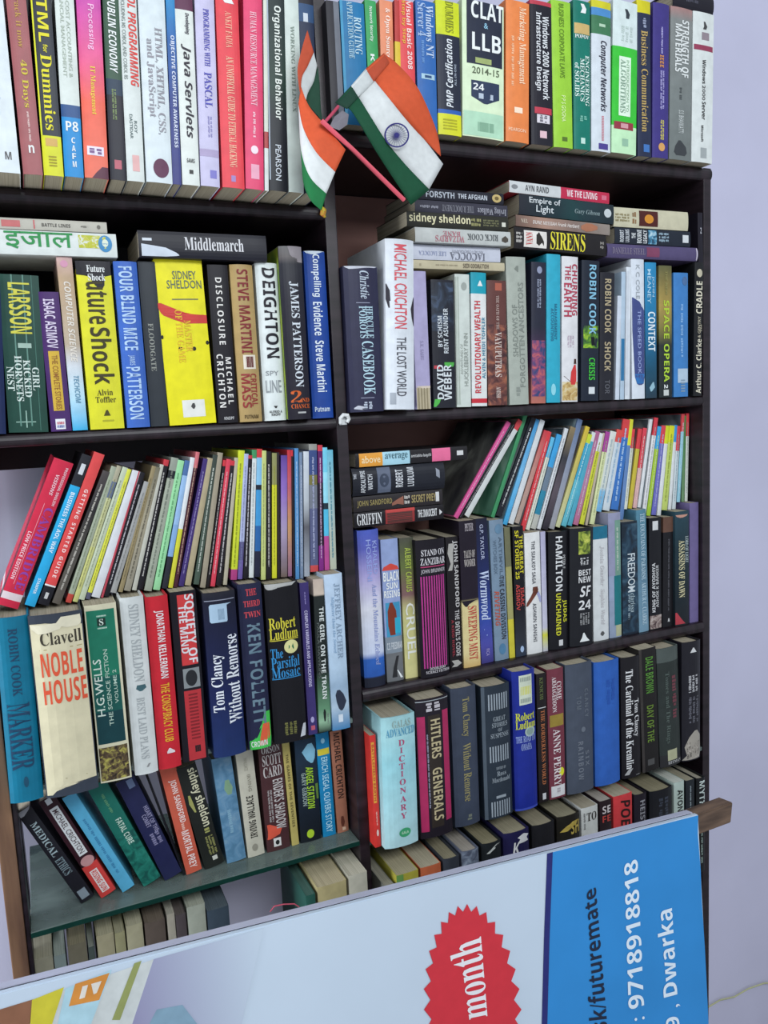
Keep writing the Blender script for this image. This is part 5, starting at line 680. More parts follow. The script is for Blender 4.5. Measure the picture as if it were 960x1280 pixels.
fan('C', 0.035, 'in the bright fan', G4, [
 (633, 530, 566, 573, 645, '#d0548f', 'hot pink', '#e8b0cc', {'label': 'thin hot pink magazine with dark photo cover leaning furthest in the fan', 'side': ('#2a2a2e', '#4a4a48', '#7d7f78', 9)}),
 (641, 533, 574, 578, 645, '#1f1d22', 'pitch black', '#c0c0c0'),
 (647, 528, 579, 587, 642, tips('#c8444a', .1, '#c9ccca'), 'white red capped', None),
 (655, 520, 613, 618, 641, '#3f8a5c', 'leaf green', None, {'side': ('#2f5a48', '#5f8a74', '#a9bfae', 9)}),
 (664, 525, 619, 627, 644, '#20232a', 'ink black', '#c6c9c6'),
 (669, 526, 628, 634, 655, ('L', (0, '#3f8fc4'), (.5, '#6fb0d8'), (1, '#3f9fd0')), 'cerulean', None),
 (675, 527, 635, 642, 655, '#ccd0d2', 'chalk white', None),
 (680, 540, 643, 649, 655, ('L', (0, '#c23a44'), (.4, '#b5847a'), (1, '#a8998c')), 'clay', None),
 (684, 541, 650, 656, 662, '#cf3f46', 'bright red', '#e8b5b5'),
 (689, 548, 657, 662, 662, tips('#5fb4d8', .22, '#d3d5c6'), 'cream blue tipped', '#a9aa9a'),
 (696, 545, 663, 670, 661, ('C', (0, '#3f9ad0'), (.35, '#6a7a8a'), (.6, '#2f7f9a'), (.85, '#b5b5ac')), 'ocean blue', None),
 (706, 537, 671, 676, 662, '#d0d2d4', 'paper white', '#8a8a8f'),
 (713, 536, 677, 685, 660, ('L', (0, '#8a7a5c'), (.3, '#3a3a40'), (.6, '#5a5058'), (1, '#2f2c34')), 'dark photo', None),
 (722, 526, 686, 693, 660, ('L', (0, '#5f7496'), (.5, '#8a90a0'), (1, '#9a9a9f')), 'pewter', None),
 (732, 535, 694, 700, 660, ('L', (0, '#cfb43a'), (.5, '#b9b06a'), (1, '#c3c59a')), 'amber', None),
 (735, 545, 701, 708, 659, ('C', (0, '#c3cf3a'), (.1, '#3f9ab8'), (.5, '#5fb0c0')), 'lagoon', '#b5dce0'),
 (740, 542, 709, 715, 658, tips('#ced2d0', .1, '#4f9fb5'), 'teal', None),
 (744, 541, 716, 723, 657, ('L', (0, '#a85f84'), (.5, '#a87a94'), (1, '#b06a8a')), 'mauve', '#d0b5c4'),
 (749, 543, 724, 730, 656, tips('#d3d5d6', .2, '#c6c83f'), 'citrus', '#8f9a2a'),
 (753.5, 542, 731.5, 734.5, 655, '#b5a794', 'sand', None),
 (757, 541, 737, 743, 655, tips('#a0428f', .22, '#cdd3a0'), 'pale purple capped', '#a0a67a'),
 (763, 541, 744, 752, 650, ('L', (0, '#cfd2cc'), (.7, '#c9cfc6'), (.75, '#7fb4d4'), (1, '#6fa9cf')), 'frost', '#9fb0b8'),
 (771, 539, 753, 762, 645, tips('#d0504a', .16, '#c3cdd3'), 'pale coral capped', '#8fb0c8'),
 (779, 526, 763, 773, 641, tips('#cf4446', .2, '#3a6fb4'), 'cobalt red capped', '#a9c4e0'),
 (787, 525, 774, 779, 643, tips('#d0cf3a', .26, '#5f7fae'), 'mustard capped', None),
 (790, 537, 780, 784, 648, tips('#cf3f46', .24, '#d0d3c3'), 'ivory red capped', '#a9a99a'),
 (798, 537, 785, 790, 647, tips('#cf4248', .25, '#bfae3f'), 'honey red capped', None),
 (804, 536, 791, 796, 640, tips('#cf4450', .5, '#d0a8a4'), 'salmon', '#e8c8c4'),
 (812, 525, 797, 801, 638, '#d3d5d6', 'snow white', None),
 (818, 523, 802, 807, 637, tips('#cf3f4a', .18, '#d6d6d6'), 'white crimson capped', '#a9a9a9'),
 (822, 534, 808, 813, 638, tips('#3f9fd0', .25, '#9fbf3a'), 'green blue capped', '#d0dfa0'),
 (827, 533, 814, 820, 641, tips('#cf4450', .2, '#6a6ab4'), 'periwinkle', '#b5b5dc'),
 (832, 533, 821, 826, 643, tips('#c9cf2f', .2, '#d3d5d6'), 'white lime capped', None),
 (837, 533, 827, 834, 643, tips('#cfd02c', .2, '#b9c86a'), 'chartreuse', '#8f9f3a'),
 (843, 532, 835, 839, 640, tips('#3f8fc8', .2, '#d3d6d6'), 'milk blue capped', None),
 (846.5, 533, 840, 844.5, 632, tips('#cf4048', .3, '#c6d0d2'), 'misty red capped', '#8fa4ae'),
 (852.5, 518, 846, 850, 630, tips('#cf4a50', .2, '#93c4d4'), 'glacier', '#c9e0e8'),
 (854.5, 520, 852, 855.5, 629, ('L', (0, '#5f7a4a'), (.3, '#4f7f50'), (1, '#6f8f6a')), 'forest', None),
 (858, 517, 856, 859.5, 628, tips('#cf3f46', .26, '#cfd3cc'), 'white red tipped', '#9aa09a'),
], depth=0.18, sides=True)

# ------------------------------------------------------------------ fourth level, second bay: the dictionary's row
row('D', zD, -0.03, 'over the page tops behind the banner', 'hardcovers in the pale blue dictionary row', [
 (469, 476.5, 462, 920, 'p', '#c8352f', 'slim red and orange paperback at the divider', [('#', '#d99a3a', .15, .65, .06, .6), ('BATTLEFIELD EARTH', 'bd', .25, .55, .08, .58, '#b5402f'), ('~', '#e0b0a4', .35, .65, .68, .8), ('o', '#e0c4bc', .35, .7, .84, .9)], {'out': -.008}),
 (481, 523, 475, 899, 'h', ('L', (0, '#93bcc0'), (.15, '#9fccd0'), (.35, '#8fc4cc'), (1, '#a9ccd0')), 'thick pale blue dictionary with green oval', [('GALAS', 'sh', .3, .85, .03, .085, '#8a9f9a'), ('ADVANCED', 'sh', .12, .98, .09, .15, '#4f8fae'), ('D', 'sh', .46, .64, .18, .225, '#a84a6a'), ('I', 'sh', .5, .58, .24, .28, '#a84a6a'), ('C', 'sh', .46, .63, .30, .345, '#a84a6a'), ('T', 'sh', .46, .63, .36, .405, '#a84a6a'), ('I', 'sh', .5, .58, .42, .46, '#a84a6a'), ('O', 'sh', .46, .64, .48, .525, '#a84a6a'), ('N', 'sh', .46, .64, .545, .59, '#a84a6a'), ('A', 'sh', .46, .64, .61, .655, '#a84a6a'), ('R', 'sh', .46, .64, .675, .72, '#a84a6a'), ('Y', 'sh', .46, .64, .74, .785, '#a84a6a'), ('o', '#3f9a6a', .4, .75, .86, .93), ('GALA', 'bh', .47, .68, .885, .905, '#b9dcc0')], {'out': .006, 'd': .17}),
 (526, 566, 518, 876, 'h', '#1f1a22', 'black and crimson war history hardcover', [('#', '#a02a55', .02, .24, .12, .95), ('#', '#a02a55', .78, .98, .1, .9), ('#', '#2f2823', .32, .7, .12, .93), ('HITLERS', 'bd', .42, .68, .15, .43, '#b0a380'), ('GENERALS', 'bd', .42, .68, .5, .88, '#b0a380'), ('~', '#8f8fa0', .26, .32, .25, .78), ('~', '#b5b0b5', .25, .75, .03, .09, 2), ('#', '#9aa0a4', .0, 1, .012, .018)], {'out': .006}),
 (569, 600, 561, 862, 'h', '#3a4150', 'slate grey hardcover with gilt lettering', [('Tom Clancy', 'sd', .35, .65, .07, .35, '#8a8258'), ('Without Remorse', 'sd', .38, .65, .4, .82, '#8a8258'), ('~', '#6f7468', .4, .7, .92, .96)]),
 (606, 641, 599, 860, 'h', '#27303a', 'dark blue grey hardcover with silver ruled bands', [('|', '#8f98a0', .2, .92, .06, .18, 8), ('GREAT', 'sh', .35, .78, .23, .265, '#8a939a'), ('STORIES', 'sh', .3, .85, .275, .31, '#8a939a'), ('OF', 'sh', .5, .65, .32, .345, '#8a939a'), ('SUSPENSE', 'sh', .25, .9, .355, .39, '#8a939a'), ('|', '#8f98a0', .2, .92, .45, .57, 8), ('EDITED BY', 'sh', .4, .75, .61, .63, '#8a939a'), ('Ross', 'sh', .42, .75, .645, .68, '#8a939a'), ('Macdonald', 'sh', .25, .9, .69, .725, '#8a939a'), ('~', '#8a939a', .3, .8, .83, .85), ('|', '#8f98a0', .2, .92, .87, .985, 8), ('#', '#4a545e', .0, .1, 0, 1)], {'out': .004}),
 (644, 672, 637, 841, 'h', '#1c2a84', 'bright royal blue hardcover with pale sticker', [('#', '#c3cbb8', .25, .82, .03, .24), ('|', '#7f8a84', .3, .78, .045, .075, 9), ('#', '#c3c36a', .3, .78, .11, .17), ('|', '#7f8a84', .3, .78, .195, .225, 9), ('Robert', 'sh', .08, .9, .295, .35, '#c3c83a'), ('Ludlum', 'sh', .08, .95, .355, .41, '#c3c83a'), ('o', '#9fb0a8', .45, .92, .4, .475), ('o', '#7f948f', .52, .85, .412, .463), ('THE ROAD TO\nOMAHA', 'sh', .08, .92, .46, .565, '#8f9fcf'), ('#', '#3a4aa4', .0, 1, .985, 1)], {'out': .004}),
 (674, 686, 670, 843, 'p', '#1f1a1c', 'slim black paperback with orange lettering', [('THE BORDERLESS WORLD', 'sd', .35, .7, .28, .86, '#a8653f'), ('KENICHI', 'sd', .3, .6, .03, .2, '#5f6a3f'), ('#', '#c9c9c9', .1, .9, .26, .266), ('#', '#c6c6c6', .35, .7, .93, .98)]),
 (687, 707, 682, 838, 'p', '#6f3440', 'maroon novel with gold band and yellow dot', [('COME', 'sd', .55, .82, .1, .24, '#d0c3c3'), ('ARMAGEDDON', 'sd', .28, .5, .06, .33, '#d0c3c3'), ('#', '#8f7a34', .1, .95, .35, .44), ('ANNE PERRY', 'sd', .3, .68, .46, .9, '#d3c9c9'), ('o', '#d0cf2a', .6, .92, .765, .83), ('#', '#d0cfd0', .1, .95, .9, .985), ('~', '#a8a0a4', .4, .7, .92, .96)]),
 (709, 742, 706, 832, 'h', '#444b58', 'plain slate hardcover with faint spaced lettering', [('TOM', 'md', .35, .5, .25, .35, '#5f6670'), ('CLANCY', 'md', .65, .78, .2, .42, '#5f6670'), ('RAINBOW', 'md', .38, .55, .6, .9, '#6a707a'), ('SIX', 'md', .65, .78, .68, .8, '#6a707a'), ('o', '#666d78', .5, .66, .49, .53)], {'rough': .7}),
 (744, 775, 741, 829, 'h', '#2c5aa8', 'plain mid blue cloth hardcover', [('~', '#2650a0', .4, .8, .15, .35, 2)], {'rough': .75}),
 (777, 801, 775, 823, 'h', '#1a181c', 'black hardcover with tight white serif lettering', [('Tom Clancy', 'sd', .55, .82, .35, .66, '#cfcfcf'), ('The Cardinal of the Kremlin', 'sd', .2, .5, .1, .92, '#cfcfcf'), ('P', '#9f9f9f', [(.92, .3, .5), (.97, .1, .3), (.985, .7, .9)])]),
 (803, 824, 798, 813, 'p', '#1e1c1c', 'black thriller with dull green block lettering', [('DALE BROWN', 'bd', .35, .75, .07, .36, '#4f7f34'), ('DAY OF THE', 'bd', .35, .7, .46, .76, '#5f7a30'), ('#', '#3a3634', .0, .14, 0, 1), ('#', '#4a4a4a', .3, .7, .9, .95)]),
 (825, 851, 820, 812, 'h', ('C', (0, '#4a524f'), (.12, '#2a302e'), (.5, '#2c3230'), (.9, '#2a2a2c')), 'grey green hardcover in scuffed clear jacket', [('Tomes and The Rings', 'sd', .25, .45, .2, .8, '#4f5a55'), ('~', '#6a3a42', .55, .85, .24, .6, 1), ('#', '#a8a888', .3, .75, .86, .95), ('HITMAN', 'sh', .3, .95, .955, .98, '#aaa')]),
 (852, 875, 851, 804, 'h', '#1e1d24', 'black hardcover with carved figure picture foot', [('P', '#c9c9c9', [(.05, .5, .55), (.09, .35, .7)]), ('~', '#a9a9ac', .25, .8, .28, .42, 3), ('~', '#5a5a62', .25, .85, .46, .68, 3), ('P', '#9a948a', [(.75, .6, .75), (.8, .3, .95), (.88, .1, .98), (.95, .2, .98), (.99, .0, .9)]), ('@', ('#3a3634', '#8a837a', '#b9b2a8', 90), .2, .9, .84, .98)]),
])

# ------------------------------------------------------------------ bottom row behind the banner
def frow(Y, phrase, group, items):
    for (xa, xb, px, py, kind, col, pg, desc, specs) in items:
        zt = W(px, py, Y).z; X0 = XatZ(xa, zt, Y); X1 = XatZ(xb, zt, Y)
        book(((X0+X1)/2, Y, zF+0.0003), 0, (X1-X0)*0.97, zt-zF, 0.15, KIND[kind], col, specs, desc+' '+phrase, group, 0.45, pg)
frow(-0.045, 'in the lowest row behind the banner', 'books in the lowest row behind the banner', [
 (481, 493, 484, 1108, 'p', '#6f7068', '#8d8a7c', 'grey paged paperback', []),
 (495, 523, 508, 1091, 'p', '#a8a03f', '#a39b80', 'yellow green paperback', [('#', '#5f8a4a', 0, .3, 0, 1)]),
 (525, 551, 540, 1081, 'p', '#b5603f', '#a8a08a', 'cream paged paperback with orange edge', []),
 (553, 574, 562, 1072, 'h', '#33373f', '#8f8871', 'charcoal hardcover', []),
 (576, 598, 590, 1061, 'h', '#5a6070', '#a39c92', 'blue grey hardcover', [('@', ('#4a5060', '#6a7484', '#8f98a4', 60), 0, 1, 0, 1)]),
 (601, 626, 614, 1052, 'h', '#1f2326', '#8d866c', 'black hardcover with pale slash', [('P', '#b5b9b5', [(.02, .7, .95), (.06, .4, .6), (.09, .2, .35)])]),
 (628, 661, 646, 1038, 'h', '#211f45', '#9a937c', 'indigo hardcover with white star', [('P', '#d3d3d3', [(.03, .72, .76), (.055, .5, .98), (.075, .6, .88), (.11, .5, .95)]), ('K', 'ih', .3, .6, .09, .2, '#d3d3d3')]),
 (664, 693, 678, 1029, 'h', '#1f1f23', '#958d78', 'plain black hardcover', []),
 (695, 724, 710, 1018, 'h', '#22201c', '#908a74', 'black hardcover with gold winged print', [('P', '#b09a4a', [(.06, .7, .9), (.1, .3, .8), (.14, .1, .4)]), ('SH', 'bh', .55, .95, .06, .18, '#b5a050')]),
 (726, 747, 737, 1008, 'p', '#c6c8c4', '#9f9785', 'white paperback with dark capitals', [('TO', 'sh', .3, .9, .05, .13, '#33302f'), ('~', '#777', .1, .25, .05, .2)]),
 (749, 764, 757, 1000, 'p', '#2a2024', '#a39c94', 'black paperback with red print', [('SE', 'bh', .2, .9, .05, .12, '#c9c0c0'), ('FE', 'bh', .2, .9, .14, .2, '#b5453f')]),
 (766, 790, 778, 993, 'p', '#c83f42', '#a8a08c', 'red paperback with black capitals', [('POE', 'id', .4, .85, .05, .3, '#2a1a1c')]),
 (792, 808, 800, 992, 'h', '#231f28', '#8f8871', 'black hardcover with grey side lettering', [('HEIST', 'bd', .4, .75, .06, .3, '#8a8a90')]),
 (811, 840, 826, 986, 'h', '#1c1d22', '#8d866e', 'broad black hardcover', [('~', '#3a3f4a', .3, .8, .08, .3, 2)]),
 (842, 855, 849, 977, 'p', '#aebdb4', '#c0c3ba', 'pale green paperback with black letters', [('AVON', 'bd', .35, .8, .08, .3, '#1d2020')]),
 (857, 868, 862, 975, 'p', '#22272c', '#99937f', 'dark paperback with spaced print', [('~', '#8f9aa0', .4, .6, .06, .4)]),
 (870, 881, 876, 972, 'h', '#17191b', '#a09a8a', 'black hardcover with large white capitals at the panel', [('MYTH', 'bd', .3, .85, .03, .3, '#b5c0bc'), ('~', '#7f8f88', .4, .7, .35, .9)]),
])

# ------------------------------------------------------------------ the banner board leaning in front
BY = -0.135
A = W(-60, 1243, BY); B = W(858, 1012, BY)
ex = (B-A).normalized(); lean = math.radians(7)
dn = Vector((0, -math.sin(lean), -math.cos(lean))); dn = (dn - ex*dn.dot(ex)).normalized(); nrm = dn.cross(ex).normalized()
if nrm.y > 0: nrm = -nrm
ban = thing('banner_board', 'large white and blue shop banner board leaning against the bookcase on a wooden pole', 'banner', B)
def local(p): return Vector(p)-B
def slab(name, t0, t1, s0, s1, d0, d1, mat, label=None):
    """slab in the board's own frame: thickness t (towards the room), s along from the outer top corner back, d down"""
    vs = []
    for t in (t0, t1):
        for s, d in ((s0, d0), (s1, d0), (s1, d1), (s0, d1)): vs.append(-ex*s + dn*d + nrm*t)
    bm = bmesh.new(); vv = [bm.verts.new(v) for v in vs]
    for f in ((0, 1, 2, 3), (7, 6, 5, 4), (0, 4, 5, 1), (1, 5, 6, 2), (2, 6, 7, 3), (3, 7, 4, 0)): bm.faces.new([vv[i] for i in f])
    bmesh.ops.recalc_face_normals(bm, faces=bm.faces[:]); bmesh.ops.bevel(bm, geom=bm.edges[:], offset=0.0012, segments=2, affect='EDGES')
    return from_bm(name, bm, mat, ban, label=label)
BLEN = (B-A).length; BH = 0.62
slab('backing_board', 0.0, 0.016, 0, BLEN, 0, BH, paint('#b3b5c6', .5, .1, 12))
slab('gap_shade_slab', 0.002, 0.0195, .004, BLEN, 0.0012, BH-.003, paint('#23232b', .8))  # near-black slab paints the shade in the gap between board and sheet
FT = 0.029
slab('printed_sheet', 0.0192, FT, 0, BLEN, 0.0, BH, paint('#bfcddb', .3, .06, 3))
def onb(px, py, e=0.0):                      # pixel -> point on the face of the board
    d = ray(px, py); p0 = B + nrm*(FT+e); t = (p0-CAM).dot(nrm)/d.dot(nrm); return CAM + d*t - B
def bshape(name, poly, mat, e=0.0006, label=None):
    n = len(poly); c = sum((onb(*p, e) for p in poly), Vector())/n
    vs = [c]+[onb(*p, e) for p in poly]
    return pydata(name, vs, [(0, 1+i, 1+(i+1) % n) for i in range(n)], mat, ban, label)
def btext(s, st, bl, br, tl, tr, col, e=0.0018):    # corners of the line of lettering: foot start, foot end, head start, head end
    P00, P10, P01, P11 = (onb(*q, e) for q in (bl, br, tl, tr)); g, f = glyphs(s, st)
    vs = [P00*(1-a)*(1-b)+P10*a*(1-b)+P01*(1-a)*b+P11*a*b for a, b in g]
    return pydata('sign_lettering', vs, f, paint(col, .4, .03), ban)
# blue contact panel, wrapped over the top edge, with its slightly wavy outer edge
def edge(d, s=0.0006, e=0.0): return -ex*s + dn*d + nrm*(FT+e)
def bgrid(name, poly_l, poly_r, mat, e):
    vs, fs = [], []
    for (l, r) in zip(poly_l, poly_r): vs += [onb(*l, e), onb(*r, e)]
    for i in range(len(poly_l)-1): fs.append((2*i, 2*i+1, 2*i+3, 2*i+2))
    return pydata(name, vs, fs, mat, ban)
lefts = [(688, 1066), (687, 1100), (685, 1160), (683, 1215), (681, 1290), (676, 1420)]; vs, fs = [], []
for i, l in enumerate(lefts): vs += [onb(*l, .0007), edge((.001, .035, .1, .16, .24, .38)[i], .0012+(0, .003, .0005, .0015, 0, 0)[i], .0007)]
fs = [(2*i, 2*i+1, 2*i+3, 2*i+2) for i in range(5)]
pydata('blue_panel', vs[:12], fs, paint('#3387c9', .35, .08, 8), ban)
bgrid('navy_stripe', [(684, 1067), (680, 1175), (677, 1290), (672, 1420)], [(691, 1065), (687, 1175), (684, 1290), (679, 1420)], paint('#2c2f6e', .35), 0.001)
# red starburst with the word in white
cx, cy = 591, 1262; star = []
for i in range(64):
    a = 2*math.pi*i/64; k = 1.0 if i % 2 == 0 else 0.86
    star.append((cx+61*k*math.cos(a)+7*math.sin(a), cy+132*(k*.5+.5)*math.sin(a)))
bshape('red_starburst', star, paint('#c93540', .35, .05), 0.0012)
btext('month', 's', (610, 1270), (602, 1170), (576, 1277), (561, 1184), '#e0dfe2')
btext('sk/futuremate', 'b', (760, 1287), (745, 1108), (737, 1289), (729, 1117), '#20283c')
btext(': 9718918818', 'b', (806, 1274), (797, 1073), (786, 1278), (780, 1080), '#d6e2ec')
btext('9 , Dwarka', 'b', (852, 1283), (843, 1134), (832, 1288), (820, 1141), '#d6e2ec')
# printed picture at the far end of the sheet
fade = bpy.data.materials.new('printed_fade'); fade.use_nodes = True; ft = fade.node_tree; fpn = ft.nodes['Principled BSDF']; fpn.inputs['Roughness'].default_value = .3
_fc = ft.nodes.new('ShaderNodeTexCoord'); _fs = ft.nodes.new('ShaderNodeSeparateXYZ'); _fm = ft.nodes.new('ShaderNodeValToRGB'); _fe = _fm.color_ramp.elements
_fe[0].position = .1; _fe[0].color = hexc('#8884a6'); _fe[1].position = .95; _fe[1].color = hexc('#bccad8')
ft.links.new(_fc.outputs['Generated'], _fs.inputs[0]); ft.links.new(_fs.outputs['X'], _fm.inputs['Fac']); ft.links.new(_fm.outputs[0], fpn.inputs['Base Color'])
bgrid('printed_photo', [(-20, 1268), (-20, 1360)], [(42, 1249), (26, 1360)], paint('#8a5f48', .3), 0.0008)
bgrid('printed_photo', [(40, 1252), (34, 1300), (28, 1360)], [(192, 1199), (162, 1290), (140, 1360)], paint('#c6cbc9', .3), 0.0008)
bgrid('printed_photo', [(40, 1250), (37, 1290), (30, 1360)], [(80, 1234), (62, 1290), (52, 1360)], paint('#c9bf3a', .3), 0.0011)
bgrid('printed_photo', [(82, 1236), (70, 1290)], [(140, 1212), (110, 1290)], paint('#a9cbd6', .3), 0.0012)
bgrid('printed_photo', [(94, 1230), (86, 1258)], [(137, 1216), (124, 1250)], paint('#d08a3f', .3), 0.0014)
bgrid('printed_photo', [(103, 1233), (99, 1249)], [(110, 1231), (106, 1247)], paint('#dcd6cc', .3), 0.0018)
bgrid('printed_photo', [(114, 1230), (117, 1243)], [(127, 1226), (121, 1241)], paint('#dcd6cc', .3), 0.0018)
bgrid('printed_photo', [(168, 1204), (140, 1275)], [(177, 1201), (150, 1275)], paint('#8f965c', .3), 0.0014)
bgrid('printed_photo', [(192, 1199), (162, 1290), (140, 1380)], [(330, 1160), (300, 1290), (290, 1380)], fade, 0.0008)
bgrid('printed_photo', [(196, 1262), (176, 1300)], [(228, 1256), (262, 1300)], paint('#7f9db0', .3), 0.0011)
# the wooden pole in the hem
pole_a, pole_b = B - ex*BLEN + dn*0.012 - nrm*0.006, None
q = thing('wooden_pole', 'raw brown wooden batten sticking out past the blue end of the banner', 'pole', B)
bmw = bmesh.new()
pv = []
for s in (-0.12, BLEN):
    d0 = 0.009 if s < 0 else 0.11
    for dd, tt in ((d0, -0.036), (d0, -0.0015), (d0+.033, -0.0015), (d0+.033, -0.036)):
        jit = 0.005 if s < 0 and dd > 0.02 else 0
        pv.append(bmw.verts.new(-ex*(s+jit*1.5)+dn*(dd+jit)+nrm*tt))
for f in ((0, 1, 2, 3), (7, 6, 5, 4), (0, 4, 5, 1), (1, 5, 6, 2), (2, 6, 7, 3), (3, 7, 4, 0)): bmw.faces.new([pv[i] for i in f])
bmesh.ops.recalc_face_normals(bmw, faces=bmw.faces[:]); bmesh.ops.bevel(bmw, geom=bmw.edges[:], offset=0.002, segments=2, affect='EDGES')
from_bm('batten', bmw, wood('#4a3a30', '#7a6250', .7, (6, 40, 40)), q)
# red thread caught on the top edge
tp = [W(338, 1141, BY-.004)+Vector((0, 0, .002)), W(343, 1136, BY-.008)+Vector((0, 0, .004)), W(355, 1133.5, BY-.01)+Vector((0, 0, .004)), W(368, 1133, BY-.008)+Vector((0, 0, .004)), W(374, 1136, BY-.006)+Vector((0, 0, .003))]
vs, fs = tube_mesh(tp, 0.0009, 6)
tag(pydata('thread', vs, fs, paint('#b0485a', .7)), 'short curl of red thread on the top edge of the banner', 'thread')
# pale cord hanging on the wall
zc_ = DEP+0.012
tp = [W(980, 1228, zc_), W(955, 1229, zc_), W(935, 1236, zc_), W(918, 1246, zc_), W(900, 1250, zc_), W(880, 1262, zc_)]
vs, fs = tube_mesh(tp, 0.0022, 8)
tag(pydata('cord', vs, fs, paint('#b4b58f', .6)), 'thin pale yellow cord along the bare wall low beside the bookcase', 'cord')

# ------------------------------------------------------------------ paper flags on sticks at the divider
ORA, FWH, GRN = '#c4512e', '#c9cccb', '#12482f'
def spline(p, t):
    n = len(p)-1; i = min(int(t*n), n-1); f = t*n-i
    P0, P1, P2, P3 = (p[max(0, min(n, j))] for j in (i-1, i, i+1, i+2))
    r = []
    for a, b, c, d in zip(P0, P1, P2, P3): r.append(0.5*((2*b)+(-a+c)*f+(2*a-5*b+4*c-d)*f*f+(-a+3*b-3*c+d)*f**3))
    return r
def cloth(root, lines, cols, names, n=18, sub=4, thick=0.0008):
    """bands of a flag between neighbouring lines; each line is a list of (px, py, y)"""
    for k, (c, nm) in enumerate(zip(cols, names)):
        vs, fs = [], []
        for j in range(n+1):
            t = j/n; a, b = spline(lines[k], t), spline(lines[k+1], t)
            for s in range(sub+1):
                q = [x+(y-x)*s/sub for x, y in zip(a, b)]; vs.append(W(q[0], q[1], q[2])-root.location)
        for j in range(n):
            for s in range(sub): i = j*(sub+1)+s; fs.append((i, i+1, i+sub+2, i+sub+1))
        o = pydata(nm, vs, fs, paint(c, .7, .08, 120), root)
        for p in o.data.polygons: p.use_smooth = True
        md = o.modifiers.new('thickness', 'SOLIDIFY'); md.thickness = thick
fr = thing('paper_flag', 'upright Indian tricolour paper flag with navy wheel, hanging in front of the top shelf', 'flag', W(421, 130, -.12), 'paper flags at the divider')
L0 = [(480, 67, -.095), (497, 80, -.10), (520, 106, -.118), (536, 138, -.112), (547, 168, -.10), (551, 192, -.095)]
L1 = [(458, 87, -.10), (470, 103, -.105), (487, 124, -.122), (508, 150, -.118), (530, 174, -.105), (551, 195, -.10)]
L2 = [(439, 108, -.105), (450, 124, -.11), (466, 150, -.125), (484, 178, -.122), (508, 207, -.112), (537, 237, -.105)]
L3 = [(421, 129, -.11), (437, 136, -.115), (450, 155, -.128), (467, 184, -.125), (488, 217, -.117), (514, 256, -.11)]
L1b = [(458, 87, -.10), (470, 103, -.105), (487, 124, -.122), (508, 150, -.118), (530, 174, -.105), (552, 196, -.10)]
L2w = [(439, 108, -.105), (450, 124, -.11), (466, 150, -.125), (484, 178, -.122), (508, 207, -.112), (535, 239, -.105)]
L1w = [(458, 87, -.10), (470, 103, -.105), (487, 124, -.122), (508, 150, -.118), (530, 174, -.105), (554, 205, -.10)]
cloth(fr, [L0, L1], [ORA], ['saffron_band']); cloth(fr, [L1w, L2w], [FWH], ['white_band']); cloth(fr, [L2, L3], [GRN], ['green_band'])
cloth(fr, [[(480, 66, -.094), (487, 78, -.101)], [(457, 86, -.099), (467, 102, -.107)]], ['#a8452c'], ['hoist_sleeve'], 3); cloth(fr, [[(457, 86, -.099), (467, 102, -.107)], [(439, 107, -.104), (448, 121, -.112)]], ['#b9bdbc'], ['hoist_sleeve'], 3); cloth(fr, [[(439, 107, -.104), (448, 121, -.112)], [(419, 128, -.109), (434, 136, -.117)]], ['#183a2c'], ['hoist_sleeve'], 3)
# the wheel on the white band
vs, fs = [], []
def wp(r, a, e=.0022):
    return W(496+15.5*r*math.cos(a)*1.0, 169+15.5*r*math.sin(a), -.1225-e)-fr.location
N = 48
for i in range(N):
    a = 2*math.pi*i/N; vs += [wp(1, a), wp(.88, a)]
for i in range(N): j = (i+1) % N; fs.append((2*i, 2*j, 2*j+1, 2*i+1))
for i in range(24):
    a = 2*math.pi*i/24; k = len(vs); vs += [wp(.12, a-.2), wp(.9, a-.012), wp(.9, a+.012), wp(.12, a+.2)]; fs.append((k, k+1, k+2, k+3))
k = len(vs); vs += [wp(.17, 2*math.pi*i/16, .0024) for i in range(16)]; fs.append(tuple(range(k, k+16)))
pydata('wheel_emblem', vs, fs, paint('#2c2a6a', .7), fr)
sv, sf = tube_mesh([W(423, 133, -.1085)-fr.location, W(412, 146, -.112)-fr.location, W(402, 157, -.116)-fr.location], .0022, 10)
pydata('stick', sv, sf, paint('#b0455a', .4), fr)
fl = thing('paper_flag', 'twisted tricolour paper flag with long pink stick, drooping beside the top shelf upright', 'flag', W(403, 153, -.13), 'paper flags at the divider')
cloth(fl, [[(376, 108, -.10), (386, 132, -.112), (404, 154, -.126), (432, 187, -.13)], [(373, 130, -.10), (379, 160, -.115), (395, 190, -.128), (419, 215, -.13)]], [ORA], ['saffron_band'])
cloth(fl, [[(373, 130, -.10), (379, 160, -.115), (395, 190, -.128), (419, 215, -.13)], [(374, 160, -.10), (377, 192, -.115), (388, 222, -.126), (408, 242, -.128)]], [FWH], ['white_band'])
cloth(fl, [[(374, 160, -.10), (377, 192, -.115), (388, 222, -.126), (408, 242, -.128)], [(377, 198, -.10), (379, 228, -.113), (388, 250, -.122), (402, 263, -.124)]], ['#1a6a3a'], ['green_band'])
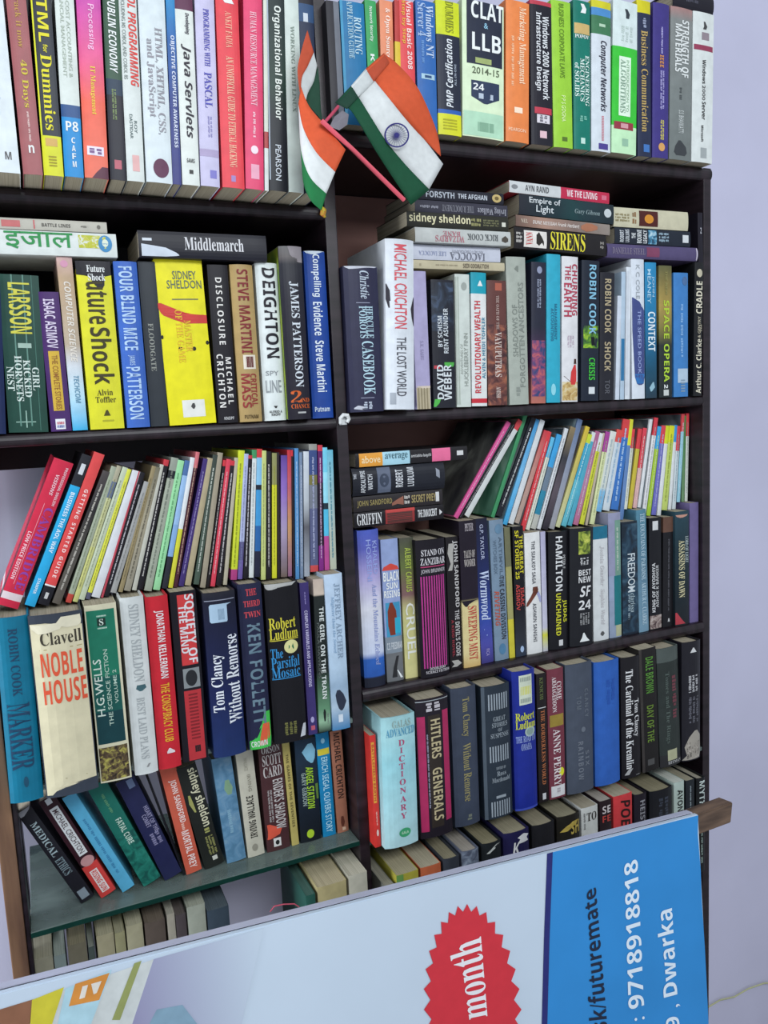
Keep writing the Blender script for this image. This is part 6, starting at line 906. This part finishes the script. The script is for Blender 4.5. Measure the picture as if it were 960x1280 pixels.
cloth(fl, [[(384, 38, -.085), (377, 62, -.09), (372, 86, -.095), (374, 112, -.10)], [(392, 66, -.088), (384, 84, -.092), (377, 98, -.096), (376, 120, -.101)]], ['#b04a30'], ['saffron_band'])
cloth(fl, [[(392, 66, -.088), (384, 84, -.092), (377, 98, -.096), (376, 120, -.101)], [(396, 82, -.09), (392, 102, -.094), (385, 116, -.098), (382, 132, -.103)]], ['#b5b8b7'], ['white_band'])
cloth(fl, [[(397, 84, -.09), (392, 102, -.094), (385, 116, -.098), (382, 128, -.103)], [(399, 106, -.092), (400, 122, -.098), (401, 138, -.106), (403, 152, -.118)]], ['#1d3f2f'], ['green_band'])
sv, sf = tube_mesh([W(402, 151, -.134)-fl.location, W(440, 186, -.128)-fl.location, W(505, 250, -.11)-fl.location], .0032, 12)
pydata('stick', sv, sf, paint('#d25a68', .35), fl)
cr = [(418, 146, -.112), (428, 138, -.11), (436, 143, -.112), (434, 156, -.114), (424, 163, -.118), (412, 158, -.118)]
pydata('crumpled_tab', [W(425, 150, -.1175)-fl.location]+[W(*p)-fl.location for p in cr], [(0, i+1, (i+1) % 6+1) for i in range(6)], paint('#77747c', .6), fl)
# yellow tassel end under the flag and the white clip on the divider
bt = bmesh.new(); bmesh.ops.create_icosphere(bt, subdivisions=2, radius=0.006)
for v in bt.verts: v.co.z *= 1.5; v.co.x *= 0.8; v.co.y *= 0.7; v.co.x += 0.002*math.sin(v.co.z*600)
o = from_bm('tassel', bt, art('#c9c83a', '#c9a03a', '#c0583a', 160), None, True); o.location = W(404, 265, -.008); tag(o, 'small yellow and orange tassel on the divider edge under the flags', 'tassel')
cl = thing('cable_clip', 'small white plastic clip on the divider edge', 'clip', W(430, 524, -.004))
vs, fs = tube_mesh([(-.006, 0, -.006), (-.007, -.003, .002), (-.003, -.006, .007), (.004, -.006, .006), (.007, -.003, 0), (.004, -.002, -.005)], .0032, 10)
pydata('clip_ring', vs, fs, paint('#d3d5d4', .35), cl); from_bm('clip_base', box_bm(-.007, .005, 0, .004, -.009, .004, .001), paint('#c3c6c6', .4), cl)

bpy.data.scenes.remove(SCRATCH)
